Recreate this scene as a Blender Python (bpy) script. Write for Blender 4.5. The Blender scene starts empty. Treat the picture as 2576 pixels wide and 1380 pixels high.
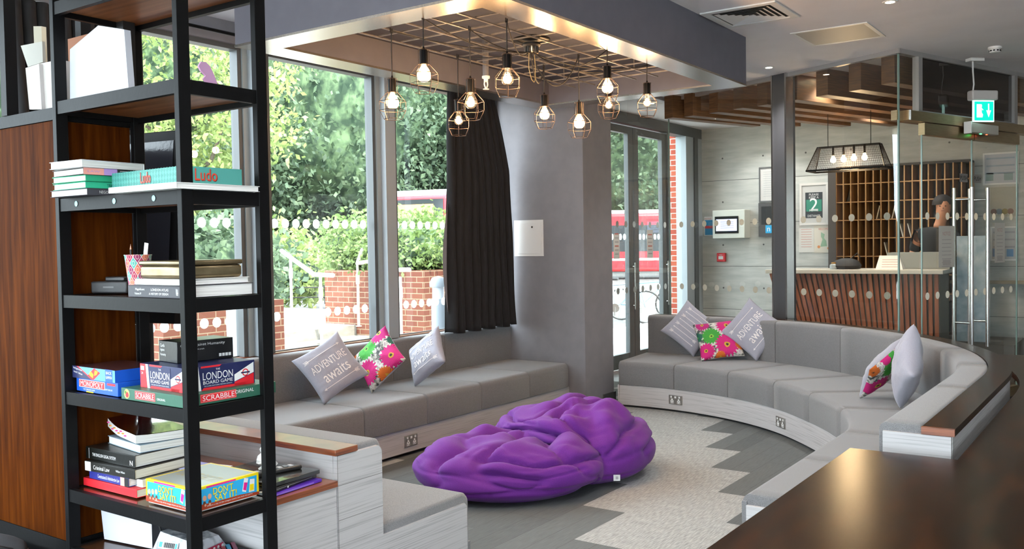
import bpy, bmesh, math, random
from mathutils import Vector, Matrix, noise
D = bpy.data; SC = bpy.context.scene; COL = SC.collection
rnd = random.Random(7)
PI = math.pi
# ------------------------------------------------------------------ camera
W, H = 2576, 1380
vA = (2900.0 - 1288, 590.0 - 690); vB = (-1980.0 - 1288, 668.0 - 690)
FPX = math.sqrt(-(vA[0]*vB[0] + vA[1]*vB[1]))
ax = Vector((vA[0], -vA[1], -FPX)).normalized(); ay = Vector((vB[0], -vB[1], -FPX)).normalized(); az = ax.cross(ay)
CAMR = Matrix((ax, ay, az))                      # world from camera
CAMP = Vector((0, 0, 1.6))
cd = D.cameras.new('camera'); cam = D.objects.new('camera', cd); COL.objects.link(cam)
cam.matrix_world = Matrix.Translation(CAMP) @ CAMR.to_4x4()
cd.sensor_width = 36; cd.lens = FPX/W*36; cd.clip_start = .05; cd.clip_end = 300
SC.camera = cam
SC.view_settings.view_transform = 'Standard'; SC.view_settings.look = 'None'
SC.view_settings.gamma = 1; SC.view_settings.use_curve_mapping = False
SC.view_settings.exposure = 1.0
# ------------------------------------------------------------------ sky and sun
wo = D.worlds.new('sky'); SC.world = wo; wo.use_nodes = True
wn = wo.node_tree; wn.nodes.clear()
wout = wn.nodes.new('ShaderNodeOutputWorld'); wbg = wn.nodes.new('ShaderNodeBackground')
wbg.inputs[0].default_value = (.80, .91, 1, 1); wbg.inputs[1].default_value = 6.0
wn.links.new(wbg.outputs[0], wout.inputs[0])
sl = D.lights.new('sun', 'SUN'); sl.energy = 6.5; sl.angle = math.radians(2); sl.color = (1, .95, .86)
so = D.objects.new('sun', sl); COL.objects.link(so)
so.rotation_euler = Vector((-.45, -.62, .95)).to_track_quat('Z', 'Y').to_euler()
# ------------------------------------------------------------------ pixel -> place (for measuring the photograph's geometry)
def ray(u, v): return CAMR @ Vector((u - 1288, 690 - v, -FPX))
def onz(u, v, z):
    d = ray(u, v); t = (z - 1.6)/d.z; return CAMP + d*t
def ony(u, v, y):
    d = ray(u, v); return CAMP + d*(y/d.y)
def onx(u, v, x):
    d = ray(u, v); return CAMP + d*(x/d.x)
def ondepth(u, v, dep):
    d = ray(u, v); return CAMP + d*(dep/FPX)
# ------------------------------------------------------------------ scene bookkeeping
WM = {}
def tag(o, label=None, cat=None, group=None, kind=None):
    if label: o['label'] = label
    if cat: o['category'] = cat
    if group: o['group'] = group
    if kind: o['kind'] = kind
    return o
def thing(name, label, cat, loc=(0, 0, 0), rotz=0, group=None, kind=None):
    o = D.objects.new(name, None); COL.objects.link(o); o.empty_display_size = .1
    o.location = loc; o.rotation_euler = (0, 0, rotz)
    WM[o] = Matrix.Translation(Vector(loc)) @ Matrix.Rotation(rotz, 4, 'Z')
    return tag(o, label, cat, group, kind)
def struct(name):
    o = D.objects.new(name, None); COL.objects.link(o); WM[o] = Matrix.Identity(4); o['kind'] = 'structure'; return o
def copy_tree(o, parent=None):
    c = o.copy(); COL.objects.link(c)
    if parent: c.parent = parent
    for ch in list(o.children): copy_tree(ch, c)
    return c
# ------------------------------------------------------------------ text
_tc = {}
def text_geo(s):
    if s in _tc: return _tc[s]
    cu = D.curves.new('t', 'FONT'); cu.body = s; cu.size = 1; cu.align_x = 'CENTER'; cu.align_y = 'CENTER'; cu.resolution_u = 3
    ob = D.objects.new('t', cu); COL.objects.link(ob)
    me = D.meshes.new_from_object(ob.evaluated_get(bpy.context.evaluated_depsgraph_get()))
    vs = [(v.co.x, v.co.y) for v in me.vertices]; fs = [tuple(p.vertices) for p in me.polygons]
    D.objects.remove(ob); D.curves.remove(cu); D.meshes.remove(me)
    if not vs: vs = [(0, 0)]
    x0 = min(v[0] for v in vs); x1 = max(v[0] for v in vs); y0 = min(v[1] for v in vs); y1 = max(v[1] for v in vs)
    cx = (x0+x1)/2; cy = (y0+y1)/2; w = max(x1-x0, .01); h = max(y1-y0, .01)
    _tc[s] = ([((x-cx)/w, (y-cy)/h) for x, y in vs], fs, w/h)
    return _tc[s]
# ------------------------------------------------------------------ mesh builder
class MB:
    def __init__(s): s.v = []; s.f = []; s.m = []; s.sm = []
    def add(s, vs, fs, mi=0, smooth=False):
        b = len(s.v); s.v += [Vector(v) for v in vs]
        for f in fs: s.f.append([b+i for i in f]); s.m.append(mi); s.sm.append(smooth)
        return s
    def box(s, a, b, mi=0, M=None):
        x0, y0, z0 = a; x1, y1, z1 = b
        if x0 > x1: x0, x1 = x1, x0
        if y0 > y1: y0, y1 = y1, y0
        if z0 > z1: z0, z1 = z1, z0
        vs = [Vector(p) for p in ((x0,y0,z0),(x1,y0,z0),(x1,y1,z0),(x0,y1,z0),(x0,y0,z1),(x1,y0,z1),(x1,y1,z1),(x0,y1,z1))]
        if M is not None: vs = [M @ p for p in vs]
        return s.add(vs, [(0,3,2,1),(4,5,6,7),(0,1,5,4),(1,2,6,5),(2,3,7,6),(3,0,4,7)], mi)
    def cbox(s, c, size, rz=0, mi=0):       # centre-bottom box turned about z
        M = Matrix.Translation(Vector(c)) @ Matrix.Rotation(rz, 4, 'Z')
        return s.box((-size[0]/2, -size[1]/2, 0), (size[0]/2, size[1]/2, size[2]), mi, M)
    def bar(s, p, q, w, h, mi=0, up=(0, 0, 1)):  # rectangular bar p->q
        p = Vector(p); q = Vector(q); d = (q-p).normalized(); u = Vector(up)
        r = d.cross(u)
        if r.length < 1e-4: r = d.cross(Vector((1, 0, 0)))
        r.normalize(); u = r.cross(d)
        vs = []
        for e in (p, q):
            for a, b in ((-1,-1),(1,-1),(1,1),(-1,1)): vs.append(e + r*(a*w/2) + u*(b*h/2))
        return s.add(vs, [(0,1,2,3),(7,6,5,4),(0,4,5,1),(1,5,6,2),(2,6,7,3),(3,7,4,0)], mi)
    def tube(s, pts, r, seg=8, mi=0, closed=False, cap=True):
        pts = [Vector(p) for p in pts]; n = len(pts); rr = r if isinstance(r, (list, tuple)) else [r]*n
        vs = []; prev = None
        for i, p in enumerate(pts):
            if closed: d = pts[(i+1) % n] - pts[i-1]
            else: d = pts[min(i+1, n-1)] - pts[max(i-1, 0)]
            d.normalize()
            if prev is None:
                a = Vector((0, 0, 1)) if abs(d.z) < .9 else Vector((1, 0, 0)); x = d.cross(a).normalized()
            else:
                x = (prev - d*prev.dot(d)).normalized()
            prev = x; y = d.cross(x)
            for k in range(seg):
                t = 2*PI*k/seg; vs.append(p + (x*math.cos(t) + y*math.sin(t))*rr[i])
        fs = []
        for i in range(n if closed else n-1):
            j = (i+1) % n
            for k in range(seg):
                l = (k+1) % seg; fs.append((i*seg+k, i*seg+l, j*seg+l, j*seg+k))
        if cap and not closed: fs.append(tuple(range(seg-1, -1, -1))); fs.append(tuple((n-1)*seg+k for k in range(seg)))
        return s.add(vs, fs, mi, True)
    def lathe(s, prof, c=(0, 0, 0), seg=24, mi=0, M=None, smooth=True):   # prof [(r,z)]
        vs = []; c = Vector(c)
        for r, z in prof:
            for k in range(seg):
                t = 2*PI*k/seg; vs.append(Vector((r*math.cos(t), r*math.sin(t), z)) )
        vs = [(M @ v if M is not None else v) + c for v in vs]
        fs = []
        for i in range(len(prof)-1):
            for k in range(seg):
                l = (k+1) % seg; fs.append((i*seg+k, i*seg+l, (i+1)*seg+l, (i+1)*seg+k))
        if prof[0][0] > 1e-4: fs.append(tuple(range(seg-1, -1, -1)))
        if prof[-1][0] > 1e-4: fs.append(tuple((len(prof)-1)*seg+k for k in range(seg)))
        return s.add(vs, fs, mi, smooth)
    def prism(s, poly, z0, z1, mi=0):        # ccw polygon in xy
        n = len(poly); vs = [Vector((x, y, z0)) for x, y in poly] + [Vector((x, y, z1)) for x, y in poly]
        fs = [tuple(range(n-1, -1, -1)), tuple(range(n, 2*n))] + [(i, (i+1) % n, n+(i+1) % n, n+i) for i in range(n)]
        return s.add(vs, fs, mi)
    def loft(s, rings, mi=0, closed_ring=True, caps=True, smooth=False, loop=False):
        n = len(rings[0]); vs = [p for r in rings for p in r]; fs = []
        R = len(rings)
        for i in range(R if loop else R-1):
            j = (i+1) % R
            for k in range(n if closed_ring else n-1):
                l = (k+1) % n; fs.append((i*n+k, i*n+l, j*n+l, j*n+k))
        if caps and not loop: fs.append(tuple(range(n-1, -1, -1))); fs.append(tuple((R-1)*n+k for k in range(n)))
        return s.add(vs, fs, mi, smooth)
    def poly(s, fr, pts, mi=0, off=0.0):      # flat polygon in a frame (origin, right, up)
        o, r, u = fr; nrm = r.cross(u).normalized()
        return s.add([o + r*x + u*y + nrm*off for x, y in pts], [tuple(range(len(pts)))], mi)
    def rect(s, fr, x0, y0, x1, y1, mi=0, off=0.0): return s.poly(fr, [(x0,y0),(x1,y0),(x1,y1),(x0,y1)], mi, off)
    def disc(s, fr, cx, cy, r, mi=0, off=0.0, n=20, ry=None):
        return s.poly(fr, [(cx+r*math.cos(2*PI*k/n), cy+(ry or r)*math.sin(2*PI*k/n)) for k in range(n)], mi, off)
    def text(s, fr, t, cx, cy, h, mi=0, off=0.0006, w=None, rot=0, surf=None):
        g, fs, asp = text_geo(t); ww = w or h*asp; o, r, u = fr; nrm = r.cross(u).normalized()
        c, sn = math.cos(rot), math.sin(rot); vs = []
        for x, y in g:
            X, Y = x*ww, y*h; X, Y = cx + X*c - Y*sn, cy + X*sn + Y*c
            vs.append(o + r*X + u*Y + nrm*(off + (surf(X, Y) if surf else 0)))
        return s.add(vs, fs, mi)
    def build(s, name, mats, parent=None, local=False, bevel=0, smooth=None, seg=2, mat=None, angle=None):
        me = D.meshes.new(name); o = D.objects.new(name, me); COL.objects.link(o)
        vs = s.v
        if mat is not None:                      # top-level object with its own matrix; vertices are local
            o.matrix_world = mat; WM[o] = mat
        elif parent is not None:
            o.parent = parent; WM[o] = WM[parent]
            if not local:
                inv = WM[parent].inverted(); vs = [inv @ v for v in vs]
        else:
            if not local and vs:
                c = Vector((sum(v.x for v in vs)/len(vs), sum(v.y for v in vs)/len(vs), min(v.z for v in vs)))
                o.location = c; WM[o] = Matrix.Translation(c); vs = [v - c for v in vs]
            else: WM[o] = Matrix.Identity(4)
        me.from_pydata(vs, [], s.f)
        if not isinstance(mats, (list, tuple)): mats = [mats]
        for m in mats: me.materials.append(m)
        for p, mi, sm in zip(me.polygons, s.m, s.sm): p.material_index = mi; p.use_smooth = sm if smooth is None else smooth
        if bevel:
            b = o.modifiers.new('bevel', 'BEVEL'); b.width = bevel; b.segments = seg; b.limit_method = 'ANGLE'; b.angle_limit = math.radians(40)
            b.harden_normals = False
            for p in me.polygons: p.use_smooth = True
            try: me.set_sharp_from_angle(angle=math.radians(50))
            except Exception: pass
        elif smooth or any(s.sm):
            try: me.set_sharp_from_angle(angle=math.radians(angle or 45))
            except Exception: pass
        me.update()
        return o
def stag(o, kind='structure'): o['kind'] = kind; return o
def light(name, typ, loc, energy, color=(1, 1, 1), size=.1, parent=None, target=None, spot=None, blend=.6):
    l = D.lights.new(name, typ); l.energy = energy; l.color = color
    if typ == 'AREA': l.shape = 'DISK'; l.size = size
    elif typ in ('POINT', 'SPOT'): l.shadow_soft_size = size
    if typ == 'SPOT': l.spot_size = spot or 2; l.spot_blend = blend
    o = D.objects.new(name, l); COL.objects.link(o)
    if parent is not None: o.parent = parent; o.location = WM[parent].inverted() @ Vector(loc)
    else: o.location = loc
    return o
# ------------------------------------------------------------------ materials
def newmat(name):
    m = D.materials.new(name); m.use_nodes = True; nt = m.node_tree; b = nt.nodes['Principled BSDF']; return m, nt, b
_mc = {}
def C(col, rough=.5, metal=0, emit=None, es=1, spec=None, sheen=0, trans=0, coat=0):
    if isinstance(col, str):
        h = col.lstrip('#'); col = tuple(((int(h[i:i+2], 16)/255)/12.92 if int(h[i:i+2], 16)/255 < .04045 else ((int(h[i:i+2], 16)/255+.055)/1.055)**2.4) for i in (0, 2, 4))
    k = (tuple(col), rough, metal, emit, es, sheen, trans, coat)
    if k in _mc: return _mc[k]
    m, nt, b = newmat('m'); b.inputs['Base Color'].default_value = (*col, 1); b.inputs['Roughness'].default_value = rough; b.inputs['Metallic'].default_value = metal
    if emit: b.inputs['Emission Color'].default_value = (*emit, 1); b.inputs['Emission Strength'].default_value = es
    if sheen: b.inputs['Sheen Weight'].default_value = sheen
    if coat: b.inputs['Coat Weight'].default_value = coat
    # slight surface unevenness so that nothing is a flat tone
    n = nt.nodes.new('ShaderNodeTexNoise'); n.inputs['Scale'].default_value = 60; tc = nt.nodes.new('ShaderNodeTexCoord')
    nt.links.new(tc.outputs['Object'], n.inputs['Vector'])
    bp = nt.nodes.new('ShaderNodeBump'); bp.inputs['Strength'].default_value = .03; bp.inputs['Distance'].default_value = .01
    nt.links.new(n.outputs['Fac'], bp.inputs['Height']); nt.links.new(bp.outputs[0], b.inputs['Normal'])
    _mc[k] = m; return m
def ramp(nt, fac, stops):
    r = nt.nodes.new('ShaderNodeValToRGB'); e = r.color_ramp.elements
    while len(e) < len(stops): e.new(.5)
    for i, (p, c) in enumerate(stops): e[i].position = p; e[i].color = (*c, 1)
    nt.links.new(fac, r.inputs[0]); return r.outputs[0]
def noisy(name, c1, c2, scale=(1, 1, 1), nscale=5, detail=6, rough=.5, lo=.35, hi=.65, bump=0, metal=0, sheen=0, coat=0, c3=None, coord='Object', dist=0):
    m, nt, b = newmat(name); tc = nt.nodes.new('ShaderNodeTexCoord'); mp = nt.nodes.new('ShaderNodeMapping'); n = nt.nodes.new('ShaderNodeTexNoise')
    mp.inputs['Scale'].default_value = scale; n.inputs['Scale'].default_value = nscale; n.inputs['Detail'].default_value = detail; n.inputs['Distortion'].default_value = dist
    nt.links.new(tc.outputs[coord], mp.inputs[0]); nt.links.new(mp.outputs[0], n.inputs['Vector'])
    st = [(lo, c1), (hi, c2)] if c3 is None else [(lo, c1), ((lo+hi)/2, c3), (hi, c2)]
    nt.links.new(ramp(nt, n.outputs['Fac'], st), b.inputs['Base Color'])
    b.inputs['Roughness'].default_value = rough; b.inputs['Metallic'].default_value = metal
    if sheen: b.inputs['Sheen Weight'].default_value = sheen
    if coat: b.inputs['Coat Weight'].default_value = coat; b.inputs['Coat Roughness'].default_value = .08
    if bump:
        bp = nt.nodes.new('ShaderNodeBump'); bp.inputs['Strength'].default_value = bump; bp.inputs['Distance'].default_value = .004
        nt.links.new(n.outputs['Fac'], bp.inputs['Height']); nt.links.new(bp.outputs[0], b.inputs['Normal'])
    return m
M_black = C((.0055, .0055, .006), .42)
M_black.node_tree.nodes['Principled BSDF'].inputs['Specular IOR Level'].default_value = .12
M_blackmat = C((.010, .010, .011), .55)
M_panel = noisy('walnut_panel', (.034, .0075, .0008), (.100, .025, .0025), (14, 14, .9), 3, 8, .55, .3, .72, .05, c3=(.063, .0145, .0014), dist=.6)
M_panelh = noisy('walnut_underside', (.14, .045, .015), (.30, .12, .045), (14, .9, 14), 3, 8, .4, .3, .7)
M_edge = noisy('wood_edge', (.12, .028, .010), (.30, .085, .028), (2, 2, 60), 3, 6, .3, .3, .7, coat=.4)
M_topwood = noisy('oiled_dark_wood', (.012, .0038, .0012), (.042, .013, .0035), (1.2, 5, 5), 2.4, 8, .24, .3, .7, c3=(.018, .006, .002))
M_topwood.node_tree.nodes['Principled BSDF'].inputs['Coat Roughness'].default_value = .2
M_topwood.node_tree.nodes['Principled BSDF'].inputs['Specular IOR Level'].default_value = .16
M_panel.node_tree.nodes['Principled BSDF'].inputs['Specular IOR Level'].default_value = .02
M_beam = noisy('oak_beam', (.085, .042, .020), (.21, .105, .045), (1.5, 1.5, 22), 4, 6, .45, .3, .7, .05)
M_lam = noisy('grey_grained_laminate', (.33, .315, .312), (.49, .472, .47), (1.2, 1.2, 75), 2.2, 8, .5, .30, .50, .03)
M_metal = noisy('brushed_metal', (.42, .38, .33), (.56, .52, .47), (60, 60, 60), 2, 3, .27, .3, .7, metal=1)
M_steel = C((.55, .54, .52), .25, 1)
M_bronze = noisy('bronze_rail', (.34, .25, .14), (.44, .33, .20), (3, 3, 90), 3, 4, .35, .3, .7, metal=1)
M_frame = C((.085, .095, .10), .45)                 # grey aluminium window frames
M_framel = C((.34, .38, .41), .4)
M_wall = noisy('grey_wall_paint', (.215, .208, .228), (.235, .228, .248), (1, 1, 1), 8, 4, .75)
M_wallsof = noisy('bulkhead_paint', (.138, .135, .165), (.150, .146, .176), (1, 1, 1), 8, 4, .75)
M_ceil = noisy('ceiling_paint', (.80, .775, .79), (.84, .815, .83), (1, 1, 1), 3, 4, .8)
M_white = C((.75, .75, .74), .45)
M_paper = C((.80, .80, .79), .7)
M_pages = noisy('page_edges', (.58, .56, .54), (.84, .83, .81), (2, 2, 420), 2, 2, .8, .3, .6)
M_curtain = noisy('black_velvet', (.0035, .0035, .004), (.009, .008, .010), (20, 20, 2), 6, 3, .8, sheen=.04)
M_lining = C((.30, .31, .36), .8)
def fabric_mat(name, a, b_, rough=.95):
    m = noisy(name, a, b_, (1, 1, 1), 420, 2, rough, .35, .65, .25, sheen=.3)
    return m
M_fab = fabric_mat('grey_wool', (.125, .122, .125), (.228, .224, .227))
M_purple = noisy('purple_canvas', (.105, .008, .20), (.155, .016, .275), (1, 1, 1), 420, 2, .85, .35, .65, .2, sheen=.08)
M_cush = fabric_mat('cushion_cotton', (.30, .30, .36), (.38, .38, .44))
M_print = C((.80, .76, .74), .8)
M_seam = C((.05, .048, .048), .9)
# thin glass: straight-through with a Fresnel mirror
def glass_mat(name, tint, ior=1.5, extra=0.0, rough=0.0):
    m = D.materials.new(name); m.use_nodes = True; nt = m.node_tree; nt.nodes.clear()
    o = nt.nodes.new('ShaderNodeOutputMaterial'); mx = nt.nodes.new('ShaderNodeMixShader'); t = nt.nodes.new('ShaderNodeBsdfTransparent'); g = nt.nodes.new('ShaderNodeBsdfGlossy')
    g.inputs['Roughness'].default_value = rough; t.inputs[0].default_value = (*tint, 1)
    ge = nt.nodes.new('ShaderNodeNewGeometry'); dp = nt.nodes.new('ShaderNodeVectorMath'); dp.operation = 'DOT_PRODUCT'
    nt.links.new(ge.outputs['Incoming'], dp.inputs[0]); nt.links.new(ge.outputs['Normal'], dp.inputs[1])
    def mth(op, a=None, b=None):
        q = nt.nodes.new('ShaderNodeMath'); q.operation = op
        for i, x in enumerate((a, b)):
            if x is None: continue
            if isinstance(x, (int, float)): q.inputs[i].default_value = x
            else: nt.links.new(x, q.inputs[i])
        return q.outputs[0]
    ab = mth('ABSOLUTE', dp.outputs['Value']); p5 = mth('POWER', mth('SUBTRACT', 1.0, ab), 5.0)
    f0 = 2*((ior-1)/(ior+1))**2 + extra                   # both faces of the sheet
    fac = mth('ADD', mth('MULTIPLY', p5, 1-f0), f0)
    nt.links.new(fac, mx.inputs[0]); nt.links.new(t.outputs[0], mx.inputs[1]); nt.links.new(g.outputs[0], mx.inputs[2]); nt.links.new(mx.outputs[0], o.inputs[0])
    return m
M_glass = glass_mat('window_glass', (.93, .96, .95), 1.45, .01)
M_glass2 = glass_mat('partition_glass', (.90, .93, .90), 1.5, .035)
M_bulbglass = glass_mat('bulb_glass', (1, .95, .86), 1.3)
def glowing(name, es):
    m = glass_mat(name, (1, .95, .86), 1.3); nt = m.node_tree; o = [n for n in nt.nodes if n.type == 'OUTPUT_MATERIAL'][0]; src = o.inputs[0].links[0].from_socket
    e = nt.nodes.new('ShaderNodeEmission'); e.inputs[0].default_value = (1, .66, .33, 1); e.inputs[1].default_value = es; a = nt.nodes.new('ShaderNodeAddShader')
    nt.links.new(src, a.inputs[0]); nt.links.new(e.outputs[0], a.inputs[1]); nt.links.new(a.outputs[0], o.inputs[0]); return m
M_bulbA = glowing('bulb_bright', 1.1); M_bulbB = glowing('bulb_clear', .12)
M_gedge = C((.20, .30, .27), .15)
M_dot = D.materials.new('frosted_dot'); M_dot.use_nodes = True
_n = M_dot.node_tree; _b = _n.nodes['Principled BSDF']; _b.inputs['Base Color'].default_value = (.78, .80, .77, 1); _b.inputs['Roughness'].default_value = .7
_t = _n.nodes.new('ShaderNodeBsdfTranslucent'); _t.inputs[0].default_value = (.75, .77, .74, 1); _x = _n.nodes.new('ShaderNodeMixShader'); _x.inputs[0].default_value = .75
_n.links.new(_b.outputs[0], _x.inputs[1]); _n.links.new(_t.outputs[0], _x.inputs[2]); _n.links.new(_x.outputs[0], _n.nodes['Material Output'].inputs[0])
M_concrete = noisy('board_marked_concrete', (.42, .425, .40), (.56, .56, .53), (1, 1.2, 7), 2.5, 10, .85, .3, .7, .1)
def brick_mat(name, c1, c2, mortar, rot=(0, 0, 0), sc=1):
    m, nt, b = newmat(name); tc = nt.nodes.new('ShaderNodeTexCoord'); sp = nt.nodes.new('ShaderNodeSeparateXYZ'); cb = nt.nodes.new('ShaderNodeCombineXYZ'); ad = nt.nodes.new('ShaderNodeMath'); ad.operation = 'ADD'
    nt.links.new(tc.outputs['Object'], sp.inputs[0]); nt.links.new(sp.outputs[0], ad.inputs[0]); nt.links.new(sp.outputs[1], ad.inputs[1]); nt.links.new(ad.outputs[0], cb.inputs[0]); nt.links.new(sp.outputs[2], cb.inputs[1])
    k = nt.nodes.new('ShaderNodeTexBrick'); k.inputs['Color1'].default_value = (*c1, 1); k.inputs['Color2'].default_value = (*c2, 1); k.inputs['Mortar'].default_value = (*mortar, 1)
    k.inputs['Scale'].default_value = 1; k.inputs['Brick Width'].default_value = .225*sc; k.inputs['Row Height'].default_value = .078*sc; k.inputs['Mortar Size'].default_value = .006*sc; k.inputs['Mortar Smooth'].default_value = .1
    nt.links.new(cb.outputs[0], k.inputs['Vector']); nt.links.new(k.outputs[0], b.inputs['Base Color']); b.inputs['Roughness'].default_value = .85
    bp = nt.nodes.new('ShaderNodeBump'); bp.inputs['Strength'].default_value = .4; bp.inputs['Distance'].default_value = .006; bp.invert = True
    nt.links.new(k.outputs['Fac'], bp.inputs['Height']); nt.links.new(bp.outputs[0], b.inputs['Normal'])
    return m
M_brick = brick_mat('red_brick', (.105, .026, .012), (.135, .042, .020), (.22, .16, .10))
M_brick2 = brick_mat('red_brick_dark', (.30, .045, .022), (.36, .07, .03), (.50, .45, .38))
def leaf_mat(name, a, b_, c_):
    m = noisy(name, a, b_, (1, 1, 1), 2.2, 6, .6, .3, .7, c3=c_, coord='Object')
    nt = m.node_tree; b = nt.nodes['Principled BSDF']; o = nt.nodes['Material Output']
    tr = nt.nodes.new('ShaderNodeBsdfTranslucent'); mx = nt.nodes.new('ShaderNodeMixShader'); mx.inputs[0].default_value = .4
    nt.links.new(b.inputs['Base Color'].links[0].from_socket, tr.inputs[0]); nt.links.new(b.outputs[0], mx.inputs[1]); nt.links.new(tr.outputs[0], mx.inputs[2]); nt.links.new(mx.outputs[0], o.inputs[0])
    return m
M_leafA = leaf_mat('leaf_green', (.045, .078, .045), (.165, .225, .125), (.09, .14, .078))
M_leafB = leaf_mat('leaf_yellow_green', (.13, .19, .06), (.40, .46, .16), (.24, .31, .10))
M_leafH = leaf_mat('hedge_leaf', (.08, .14, .045), (.22, .30, .10), (.14, .21, .06))
M_bark = noisy('bark', (.05, .04, .03), (.12, .09, .07), (8, 8, 1), 4, 6, .9, .3, .7, .4)
M_wood_und = M_panelh
# ================================================================== SHELL
ZC = 3.24                                   # ceiling
# floor with planks of carpet: dark and pale rows that step diagonally
M_carpA = noisy('carpet_dark_grey', (.095, .105, .104), (.140, .152, .150), (3, 90, 1), 3, 6, .95, .3, .7, .3)
M_carpB = noisy('carpet_pale_grey', (.23, .24, .232), (.44, .45, .435), (5, 60, 1), 3, 8, .95, .35, .68, .3)
M_carpC = noisy('carpet_charcoal', (.075, .085, .085), (.12, .13, .13), (3, 90, 1), 3, 6, .95, .3, .7, .3)
M_floorwood = noisy('reception_floor', (.10, .09, .08), (.16, .15, .13), (2, 2, 1), 3, 5, .35)
fb = MB()
fr_ = random.Random(3)
X0g = 4.55 - .58*12
for j in range(-22, 12):                    # rows across Y
    y0 = 2.27 + .29*j; y1 = y0 + .29
    off = .58*j
    x = 4.55 + off - 1.9*12
    while x < 9.3:
        xe = x + 1.87
        k = round((x - (4.55+off))/(1.87*1.0))
        mi = 1 if (k == 0) else (1 if (k % 3 == 0) else (2 if fr_.random() < .22 else 0))
        a, b = max(x, -4), min(xe, 9.3)
        if b > a and y1 > -4 and y0 < 5.4:
            if mi == 1: fb.add([(a,y0,0),(b,y0,0),(b,y1,0),(a,y1,0)], [(0,1,2,3)], 1)
            else:
                n = 2
                for q in range(n):
                    aa = a+(b-a)*q/n; bb = a+(b-a)*(q+1)/n
                    for h in range(2):
                        ya, yb = y0+.145*h, y0+.145*(h+1)
                        fb.add([(aa,ya+.0015,0),(bb-.0015,ya+.0015,0),(bb-.0015,yb,0),(aa,yb,0)], [(0,1,2,3)], 2 if fr_.random() < .10 else mi)
        x = xe
fb.box((-4.2, -4.2, -.06), (9.3, 5.6, -.002), 3)
fb.box((9.3, -4.2, -.06), (16, 5.6, .0), 4)
stag(fb.build('floor', [M_carpA, M_carpB, M_carpC, C((.03, .033, .033), .95), M_floorwood], local=True))
wf = [(5.65+3.30*math.cos(math.radians(a)), 4.0+3.30*math.sin(math.radians(a))) for a in range(6, -91, -4)] + [(3.95, .66), (3.95, .62), (-4.2, .62), (-4.2, -4.2), (12.6, -4.2), (12.6, 4.34)]
b = MB(); b.prism(wf[::-1], .0006, .003); stag(b.build('trim_wood_floor', noisy('dark_wood_floor', (.022, .013, .008), (.060, .034, .019), (1, 9, 1), 3, 6, .32, .3, .7), local=True))
# ceiling
cb = MB(); cb.box((-4.2, -4.2, ZC), (16, 5.75, ZC+.12))
stag(cb.build('ceiling', M_ceil, local=True))
# walls outside the view that close the room
b = MB(); b.box((-4.3, -4.2, 0), (-4.2, 5.6, .08)); b.box((-4.3, -4.2, 3.05), (-4.2, 5.6, ZC)); stag(b.build('wall_rear', M_white, local=True))
w = struct('window_15'); f = MB()
for y in (-4.15, -2.3, -.4, 1.5, 3.4, 5.35): f.box((-4.29, y-.05, .08), (-4.21, y+.05, 3.05))
f.build('window_frame', M_frame, w); g = MB(); g.add([(-4.25, -4.1, .08), (-4.25, 5.4, .08), (-4.25, 5.4, 3.05), (-4.25, -4.1, 3.05)], [(0,1,2,3)]); g.build('window_pane', M_glass, w)
b = MB(); b.box((-4.2, -4.3, 0), (-1.9, -4.2, .08)); b.box((-4.2, -4.3, 3.05), (-1.9, -4.2, ZC)); b.box((-1.9, -4.3, 0), (16, -4.2, ZC)); stag(b.build('wall_right', M_white, local=True))
w = struct('window_16'); f = MB()  # unseen window, added to let more daylight reach the ceiling
for x in (-4.15, -1.95): f.box((x-.05, -4.29, .08), (x+.05, -4.21, 3.05))
f.build('window_frame', M_frame, w); g = MB(); g.add([(-4.1, -4.25, .08), (-2, -4.25, .08), (-2, -4.25, 3.05), (-4.1, -4.25, 3.05)], [(0,1,2,3)]); g.build('window_pane', M_glass, w)
b = MB(); b.box((15.0, -4.2, 0), (15.1, 5.6, ZC)); stag(b.build('wall_far', M_concrete, local=True))
# grey pier between window wall and entrance
b = MB(); b.box((7.57, 4.47, 0), (8.13, 5.6, ZC)); stag(b.build('wall_pier', M_wall, local=True, bevel=.004))
b = MB(); b.box((7.90, 4.455, 0), (8.145, 4.47, .10)); b.box((8.13, 4.455, 0), (8.145, 4.8, .10)); stag(b.build('baseboard_pier', M_frame, local=True))
# ---------------------------------------------------------------- window wall (plane y = 5.5)
b = MB(); b.box((-4.2, 5.46, 0), (7.57, 5.6, .78)); stag(b.build('wall_below_windows', M_wall, local=True))
b = MB(); b.box((-4.2, 5.44, 3.085), (7.57, 5.62, ZC)); stag(b.build('trim_window_head', M_wall, local=True))
b = MB(); b.box((-1, 5.465, .78), (7.57, 5.53, .806)); stag(b.build('trim_window_sill', M_edge, local=True))
xs = [-4.2, -1.95, -1.75, -.4, -.18, 1.17, 1.39, 2.75, 2.97, 4.38, 4.60, 5.78, 6.01, 7.57]
def vdots(mb, x0, x1, z, y, r=.037, pitch=.107, n=18):
    k = int((x1-x0-.06)/pitch); s = (x0+x1)/2 - k*pitch/2
    fr = (Vector((0, y, z)), Vector((1, 0, 0)), Vector((0, 0, 1)))
    for i in range(k+1): mb.disc(fr, s+i*pitch, 0, r, 0, 0, n)
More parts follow.
